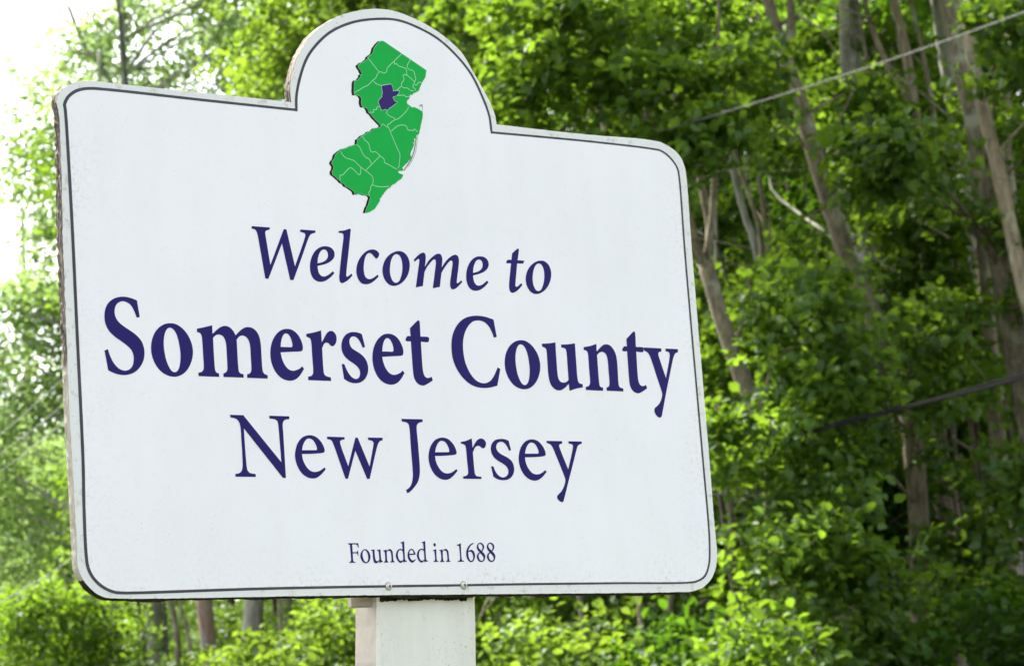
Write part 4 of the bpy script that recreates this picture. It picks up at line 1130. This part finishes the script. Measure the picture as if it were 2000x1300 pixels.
BORDER = '-6126,26026 -6135,26081 -6075,26205 -5961,26305 -5824,26369 -5651,26403 -5336,26416 -3433,26415 -1577,26419* -1561,26646 -1472,26971 -1283,27375 -991,27702 -704,27916 -251,28117 257,28231 709,28264 1129,28189 1604,28019 1989,27762 2313,27440 2518,27080 2664,26714 2696,26398* 5053,26428 6588,26416 6797,26397 7022,26278 7185,26087 7213,25903 7210,24416 7257,20489 7272,19333 7260,18934 7205,18559 7077,18339 6875,18246 6694,18223 4844,18233 2463,18243 1383,18242 -236,18245 -1500,18245 -2939,18239 -5286,18207 -5489,18210 -5634,18225 -5831,18304 -5996,18443 -6087,18606 -6113,18803 -6114,19554 -6093,20304 -6094,22443 -6096,24295'
COUNTY_LINES = ['8,27504 240,27265', '764,27653 583,27499 407,27333 411,27305 375,27269 329,27255 286,27274 240,27265 198,27224 154,27150 83,27101 -24,27003 -138,26951 -219,26897 -276,26873 -323,26837', '83,27101 157,27049 212,27036 278,27019', '589,27500 590,27444 636,27458 667,27424 767,27406 834,27390 848,27349 848,27275 880,27255 1010,27170', '950,27570 865,27426 912,27379 1002,27365 1029,27274 1043,27229 1009,27160 982,27111 961,27062 1011,27044 1019,27003', '847,27265 780,27277 766,27239 780,27203 759,27154 717,27113 713,27066 593,26971', '713,27061 750,27032 841,27037 906,27001 973,26998', '1168,27157 1135,27173 1076,27143 1050,27108 989,27126', '546,26869 773,26895 794,26874 874,26891', '-26,26521 63,26529 54,26565 134,26586 142,26623 205,26643', '368,26594 347,26536 427,26484 515,26459 512,26427 454,26398 394,26347 348,26329 367,26285 534,25921 580,25826 565,25696 545,25605 519,25563', '512,26427 617,26473 798,26628 830,26678 842,26698', '218,26299 237,26328 259,26330 312,26298 367,26280', '418,26215 595,26337 764,26343 793,26276 872,26274 905,26267 942,26307 984,26269 1018,26268', '-225,26068 -183,26044 -175,26008 -121,25986 -81,25934 -56,25827 -24,25806 43,25821 143,25756 228,25703 236,25640 305,25618 435,25564 493,25547', '-336,25913 -284,25872 -255,25810 -209,25741 -164,25701 -95,25677 -54,25592', '143,25751 -193,25463', '-690,25760 -659,25704 -581,25653 -510,25644 -477,25628 -442,25631 -285,25516 -46,25367 -40,25303 -56,25229 -96,25192 -113,25120 -151,25081 -138,25022', '-285,25516 -320,25380 -504,25490 -635,25394 -684,25349 -731,25345 -750,25308 -743,25254', '-57,25225 -14,25210 107,25200 191,25207 297,25224']
ISLAND_SHADE = ['970,26162 944,26048 891,25877 825,25752 744,25644 651,25535', '1157,26727 1137,26762 1083,26729']
ISLANDS = ['1008,26211 980,26070 925,25871 846,25735 752,25607', '1140,26725 1154,26661']


sign = empty('welcome_sign', (0.05, 0.03, 0.0))
tag(sign, 'white wooden welcome sign with arched top and indigo lettering on a grey post', 'road sign')
OFF = Vector((-0.05, -0.03, 0.0))      # children are modelled in place, so undo the empty's own position


def sit(o):
    o.location = OFF
    return o


outline = smooth_loop(parse(BOARD), 0.006, 80)
inner = smooth_loop(parse(BORDER), 0.006, 80)


def jitter_loop(loop, amp, amp_left):
    out = []
    n = len(loop)
    for i in range(n):
        a, b = loop[i - 1], loop[(i + 1) % n]
        tx, tz = b[0] - a[0], b[1] - a[1]
        l = math.hypot(tx, tz) or 1
        nx, nz = tz / l, -tx / l
        rot = 1.0 if (loop[i][0] < -0.58 and loop[i][1] > 2.2) else 0.0
        w = amp + amp_left * rot
        d = w * (rng.normal() * 0.7 + 0.5 * math.sin(i * 0.37) * math.sin(i * 0.11 + 1))
        out.append((loop[i][0] + nx * d, loop[i][1] + nz * d))
    return out


# the board: front paint (rim and panel), then three plies of side wall and the back
BT = 0.018
depths = [0.0, 0.0012, 0.005, 0.009, 0.0135, BT]
rings = [outline]
for k, d in enumerate(depths[1:]):
    rings.append(jitter_loop(outline, 0.0003 + 0.0003 * (k > 1), 0.0005 + 0.0005 * (k % 2)))
rings[0] = jitter_loop(outline, 0.00025, 0.0003)
rim = flat('rim', [rings[0], inner], 0.0, M_RIM, sign)
sit(rim)
panel = sit(flat('panel', [inner], 0.0, M_FACE, sign))
nO = len(outline)
V, Fc, slots = [], [], []
for d, ring in zip(depths, rings):
    V += [(x, d, z) for x, z in ring]
for k in range(len(depths) - 1):
    for i in range(nO):
        j = (i + 1) % nO
        Fc.append((k * nO + i, k * nO + j, (k + 1) * nO + j, (k + 1) * nO + i))
        a, b = outline[i], outline[j]
        low = (b[0] - a[0]) < -abs(b[1] - a[1]) * 0.6 and a[1] < 2.0
        slots.append(1 if low else 0)
Fc.append(tuple((len(depths) - 1) * nO + i for i in range(nO)))
slots.append(0)
edge = link_mesh('board_edge', V, Fc, [M_EDGE, M_MILDEW_SHADE], sign, slots=slots)
sit(edge)
bm = bmesh.new(); bm.from_mesh(edge.data); bmesh.ops.recalc_face_normals(bm, faces=bm.faces); bm.to_mesh(edge.data); bm.free()

# rotten plywood lip below the front sheet, its black also painting the gap's shade
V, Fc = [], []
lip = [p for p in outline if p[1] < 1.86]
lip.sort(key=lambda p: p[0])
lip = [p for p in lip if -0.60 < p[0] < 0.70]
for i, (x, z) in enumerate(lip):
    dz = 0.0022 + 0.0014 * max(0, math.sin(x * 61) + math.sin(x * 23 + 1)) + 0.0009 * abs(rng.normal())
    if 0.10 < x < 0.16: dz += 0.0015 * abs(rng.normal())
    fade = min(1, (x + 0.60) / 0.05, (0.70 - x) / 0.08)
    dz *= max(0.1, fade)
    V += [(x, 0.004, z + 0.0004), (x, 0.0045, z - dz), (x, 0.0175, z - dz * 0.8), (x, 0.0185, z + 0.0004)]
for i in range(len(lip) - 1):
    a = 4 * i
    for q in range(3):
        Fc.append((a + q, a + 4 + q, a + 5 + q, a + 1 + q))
sit(link_mesh('rotten_shade_lip', V, Fc, M_MILDEW_SHADE, sign))

# black border line, thinner towards the right
bl = inner
wd = []
for i, p in enumerate(bl):
    a_, b_ = bl[i - 1], bl[(i + 1) % len(bl)]
    up_ = abs(b_[1] - a_[1]) / (math.hypot(b_[0] - a_[0], b_[1] - a_[1]) or 1)
    wd.append(0.0048 - 0.0013 * (p[0] + 0.63) / 1.36 + 0.0010 * up_ + 0.00012 * math.sin(i * 0.9))
v, f = ribbon('border_line', bl, wd, -0.0003, M_BORDER, sign, True)
o = sit(link_mesh('border_line', v, f, M_BORDER, sign))

# lettering
for line, letters in LETTERING.items():
    for ch, spec in letters:
        loops = [smooth_loop(parse(s), 0.0028 if line != 'founded_line' else 0.0012, 10) for s in spec.split('|')]
        groups = [loops]
        if ch == 'i': groups = [[loops[0]], [loops[1]]]
        vs, fs = [], []
        for g_ in groups:
            t = flat('letter', g_, -0.0004, M_INK, sign)
            o_ = len(vs)
            vs += [tuple(q.co) for q in t.data.vertices]
            fs += [tuple(i + o_ for i in p.vertices) for p in t.data.polygons]
            me = t.data
            if len(groups) > 1:
                bpy.data.objects.remove(t); bpy.data.meshes.remove(me)
        if len(groups) > 1:
            t = link_mesh('letter', vs, fs, M_INK, sign)
        sit(t)
        t['label'] = 'indigo serif %s %s' % ('digit' if ch.isdigit() else 'letter', ch)

# map of the state
state = [p[:2] for p in parse(STATE)]


def wiggle(loop, amp, step):
    out = []
    n = len(loop)
    for i in range(n):
        a, b = loop[i], loop[(i + 1) % n]
        L = math.hypot(a[0] - b[0], a[1] - b[1])
        k = max(1, int(L / step))
        for j in range(k):
            t = j / k
            w = amp if (j and L < 0.03) else 0
            out.append((a[0] + (b[0] - a[0]) * t + w * rng.normal(), a[1] + (b[1] - a[1]) * t + w * rng.normal()))
    return out


state_w = wiggle(state, 0.0005, 0.004)
mapo = flat('state_map', [state_w], -0.0007, M_GREEN, sign)
sit(mapo)
mapo['label'] = 'green map of the state'
sh = [(x - 0.0056, z - 0.0010) for x, z in state_w]
flat('map_shadow', [sh], -0.0003, M_SHADE, mapo)
V, Fc = ribbon('o', state_w, 0.0010, -0.0005, M_PALE, mapo, True)
link_mesh('coast_line', V, Fc, M_PALE, mapo)
parts = []
for s in COUNTY_LINES:
    pl = smooth_loop(parse(s), 0.004, 6, closed=False)
    parts.append(ribbon('c', pl, 0.00115, -0.0010, M_PALE, mapo))
V, Fc = merge(parts)
link_mesh('county_lines', V, Fc, M_PALE, mapo)
cty = [p[:2] for p in parse(COUNTY)]
V, Fc = ribbon('c', cty, 0.0020, -0.0010, M_PALE, mapo, True)
link_mesh('county_outline', V, Fc, M_PALE, mapo)
c = flat('highlighted_county', [cty], -0.0013, M_PURPLE, mapo)
c['label'] = 'purple county near the middle of the green map'
parts = [ribbon('i', smooth_loop(parse(s), 0.004, 6, closed=False), 0.0012, -0.0011, M_SHADE, mapo) for s in ISLAND_SHADE]
V, Fc = merge(parts); link_mesh('island_shadow', V, Fc, M_SHADE, mapo)
parts = [ribbon('i', smooth_loop(parse(s), 0.004, 6, closed=False), 0.0007, -0.0012, M_GREEN, mapo) for s in ISLANDS]
V, Fc = merge(parts); link_mesh('barrier_island', V, Fc, M_GREEN, mapo)


# two screws through the bottom border
def screw(x, z, turn):
    prof = [(0.0066, 0.0), (0.0066, -0.0008), (0.0058, -0.0022), (0.0040, -0.0031), (0.0022, -0.0035), (0.0, -0.0036)]
    V, Fc = [], []
    n = 24
    for r, y in prof[:-1]:
        for k in range(n):
            a = 2 * math.pi * k / n
            V.append((r * math.cos(a), y, r * math.sin(a)))
    V.append((0, prof[-1][1], 0))
    for i in range(len(prof) - 2):
        for k in range(n):
            k2 = (k + 1) % n
            Fc.append((i * n + k, i * n + k2, (i + 1) * n + k2, (i + 1) * n + k))
    for k in range(n):
        Fc.append(((len(prof) - 2) * n + k, (len(prof) - 2) * n + (k + 1) % n, len(V) - 1))
    o = link_mesh('screw', V, Fc, M_SCREW, sign, smooth=True)
    o.location = Vector((x, -0.0004, z)) + OFF
    star = []
    for k in range(8):
        a = turn + math.pi / 4 * k
        r = 0.0037 if k % 2 == 0 else 0.0013
        star.append((r * math.cos(a), r * math.sin(a)))
    sl = flat('cross_slot', [star], -0.0041, M_SLOT, o)
    ringp = [(0.0072 * math.cos(2 * math.pi * k / 20), 0.0072 * math.sin(2 * math.pi * k / 20)) for k in range(20)]
    flat('rust_ring', [ringp], -0.0001, M_MILDEW_SHADE, o)
    return o


screw(-0.0236, 1.8245, 0.5)
screw(0.1383, 1.8242, 0.9)

# post: a painted box, leaning a little against the board's upright, down to the ground
PX0, PX1, PY0, PY1 = -0.0305, 0.1818, 0.0235, 0.089
TOPZ, LEAN = 1.86, 0.06            # metres of lean per metre of drop


def post_box():
    bm = bmesh.new()
    zs = [TOPZ, 1.80, 1.76, 1.70, 1.60, 1.3, 0.8, 0.3, -0.15]
    ring = [(PX0, PY1), (PX0, PY0 + 0.005), (PX0 + 0.004, PY0), (PX1 - 0.005, PY0), (PX1, PY0 + 0.005), (PX1, PY1)]
    rows = []
    for z in zs:
        row = []
        drop = (TOPZ - z)
        for k, (x, y) in enumerate(ring):
            dx = -max(0.0, 1.8005 - z) * (0.075 if x < 0.05 else 0.050) if z > 1.65 else -0.15 * (0.075 if x < 0.05 else 0.050) - (1.6505 - z) * 0.055
            row.append(bm.verts.new((x + dx + rng.normal() * 0.0005, y + rng.normal() * 0.0004, z)))
        rows.append(row)
    nr = len(ring)
    for i in range(len(zs) - 1):
        for k in range(nr):
            k2 = (k + 1) % nr
            f_ = bm.faces.new((rows[i][k], rows[i][k2], rows[i + 1][k2], rows[i + 1][k]))
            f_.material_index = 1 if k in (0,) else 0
    bm.faces.new(rows[0][::-1])
    bm.faces.new(rows[-1])
    bmesh.ops.recalc_face_normals(bm, faces=bm.faces)
    me = bpy.data.meshes.new('post')
    bm.to_mesh(me); bm.free()
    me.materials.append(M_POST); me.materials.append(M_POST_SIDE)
    o = bpy.data.objects.new('post', me)
    col.objects.link(o); o.parent = sign
    return o


sit(post_box())


def block(name, x0, x1, y0, y1, z0, z1, mat, bev=0.002):
    bm = bmesh.new()
    bmesh.ops.create_cube(bm, size=1)
    for v in bm.verts:
        v.co = Vector((x0 + (v.co.x + .5) * (x1 - x0), y0 + (v.co.y + .5) * (y1 - y0), z0 + (v.co.z + .5) * (z1 - z0)))
    bmesh.ops.bevel(bm, geom=list(bm.edges), offset=bev, segments=2, affect='EDGES')
    me = bpy.data.meshes.new(name); bm.to_mesh(me); bm.free()
    me.materials.append(mat)
    o = bpy.data.objects.new(name, me); col.objects.link(o); o.parent = sign
    return sit(o)


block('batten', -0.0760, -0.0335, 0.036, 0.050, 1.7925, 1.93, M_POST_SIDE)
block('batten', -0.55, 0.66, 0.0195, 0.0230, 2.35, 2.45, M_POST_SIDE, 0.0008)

V, Fc = [], []  # black strip paints the contact shade at the post top, with some mildew
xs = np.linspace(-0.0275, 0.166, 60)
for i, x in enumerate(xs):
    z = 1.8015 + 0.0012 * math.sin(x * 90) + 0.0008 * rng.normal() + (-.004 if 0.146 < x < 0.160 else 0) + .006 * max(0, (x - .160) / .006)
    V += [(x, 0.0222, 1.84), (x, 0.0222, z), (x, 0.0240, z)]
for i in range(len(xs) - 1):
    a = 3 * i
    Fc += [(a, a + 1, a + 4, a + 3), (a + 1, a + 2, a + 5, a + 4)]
sit(link_mesh('contact_shade_strip', V, Fc, M_MILDEW_SHADE, sign))

# a curled orange leaf lying behind the left shoulder of the board
me = leaf_mesh('orange_leaf', np.zeros((1, 3)), np.array([[0.5, -0.8, 0.2]]), np.array([[-0.25, 0, 1.0]]), np.array([0.020]), np.array([0.5]), M_ORANGE)
o = bpy.data.objects.new('orange_leaf', me)
o.location = (-0.2155, 0.012, 2.607)
col.objects.link(o)
tag(o, 'small orange leaf caught on the shoulder beside the arch of the white sign', 'leaf')
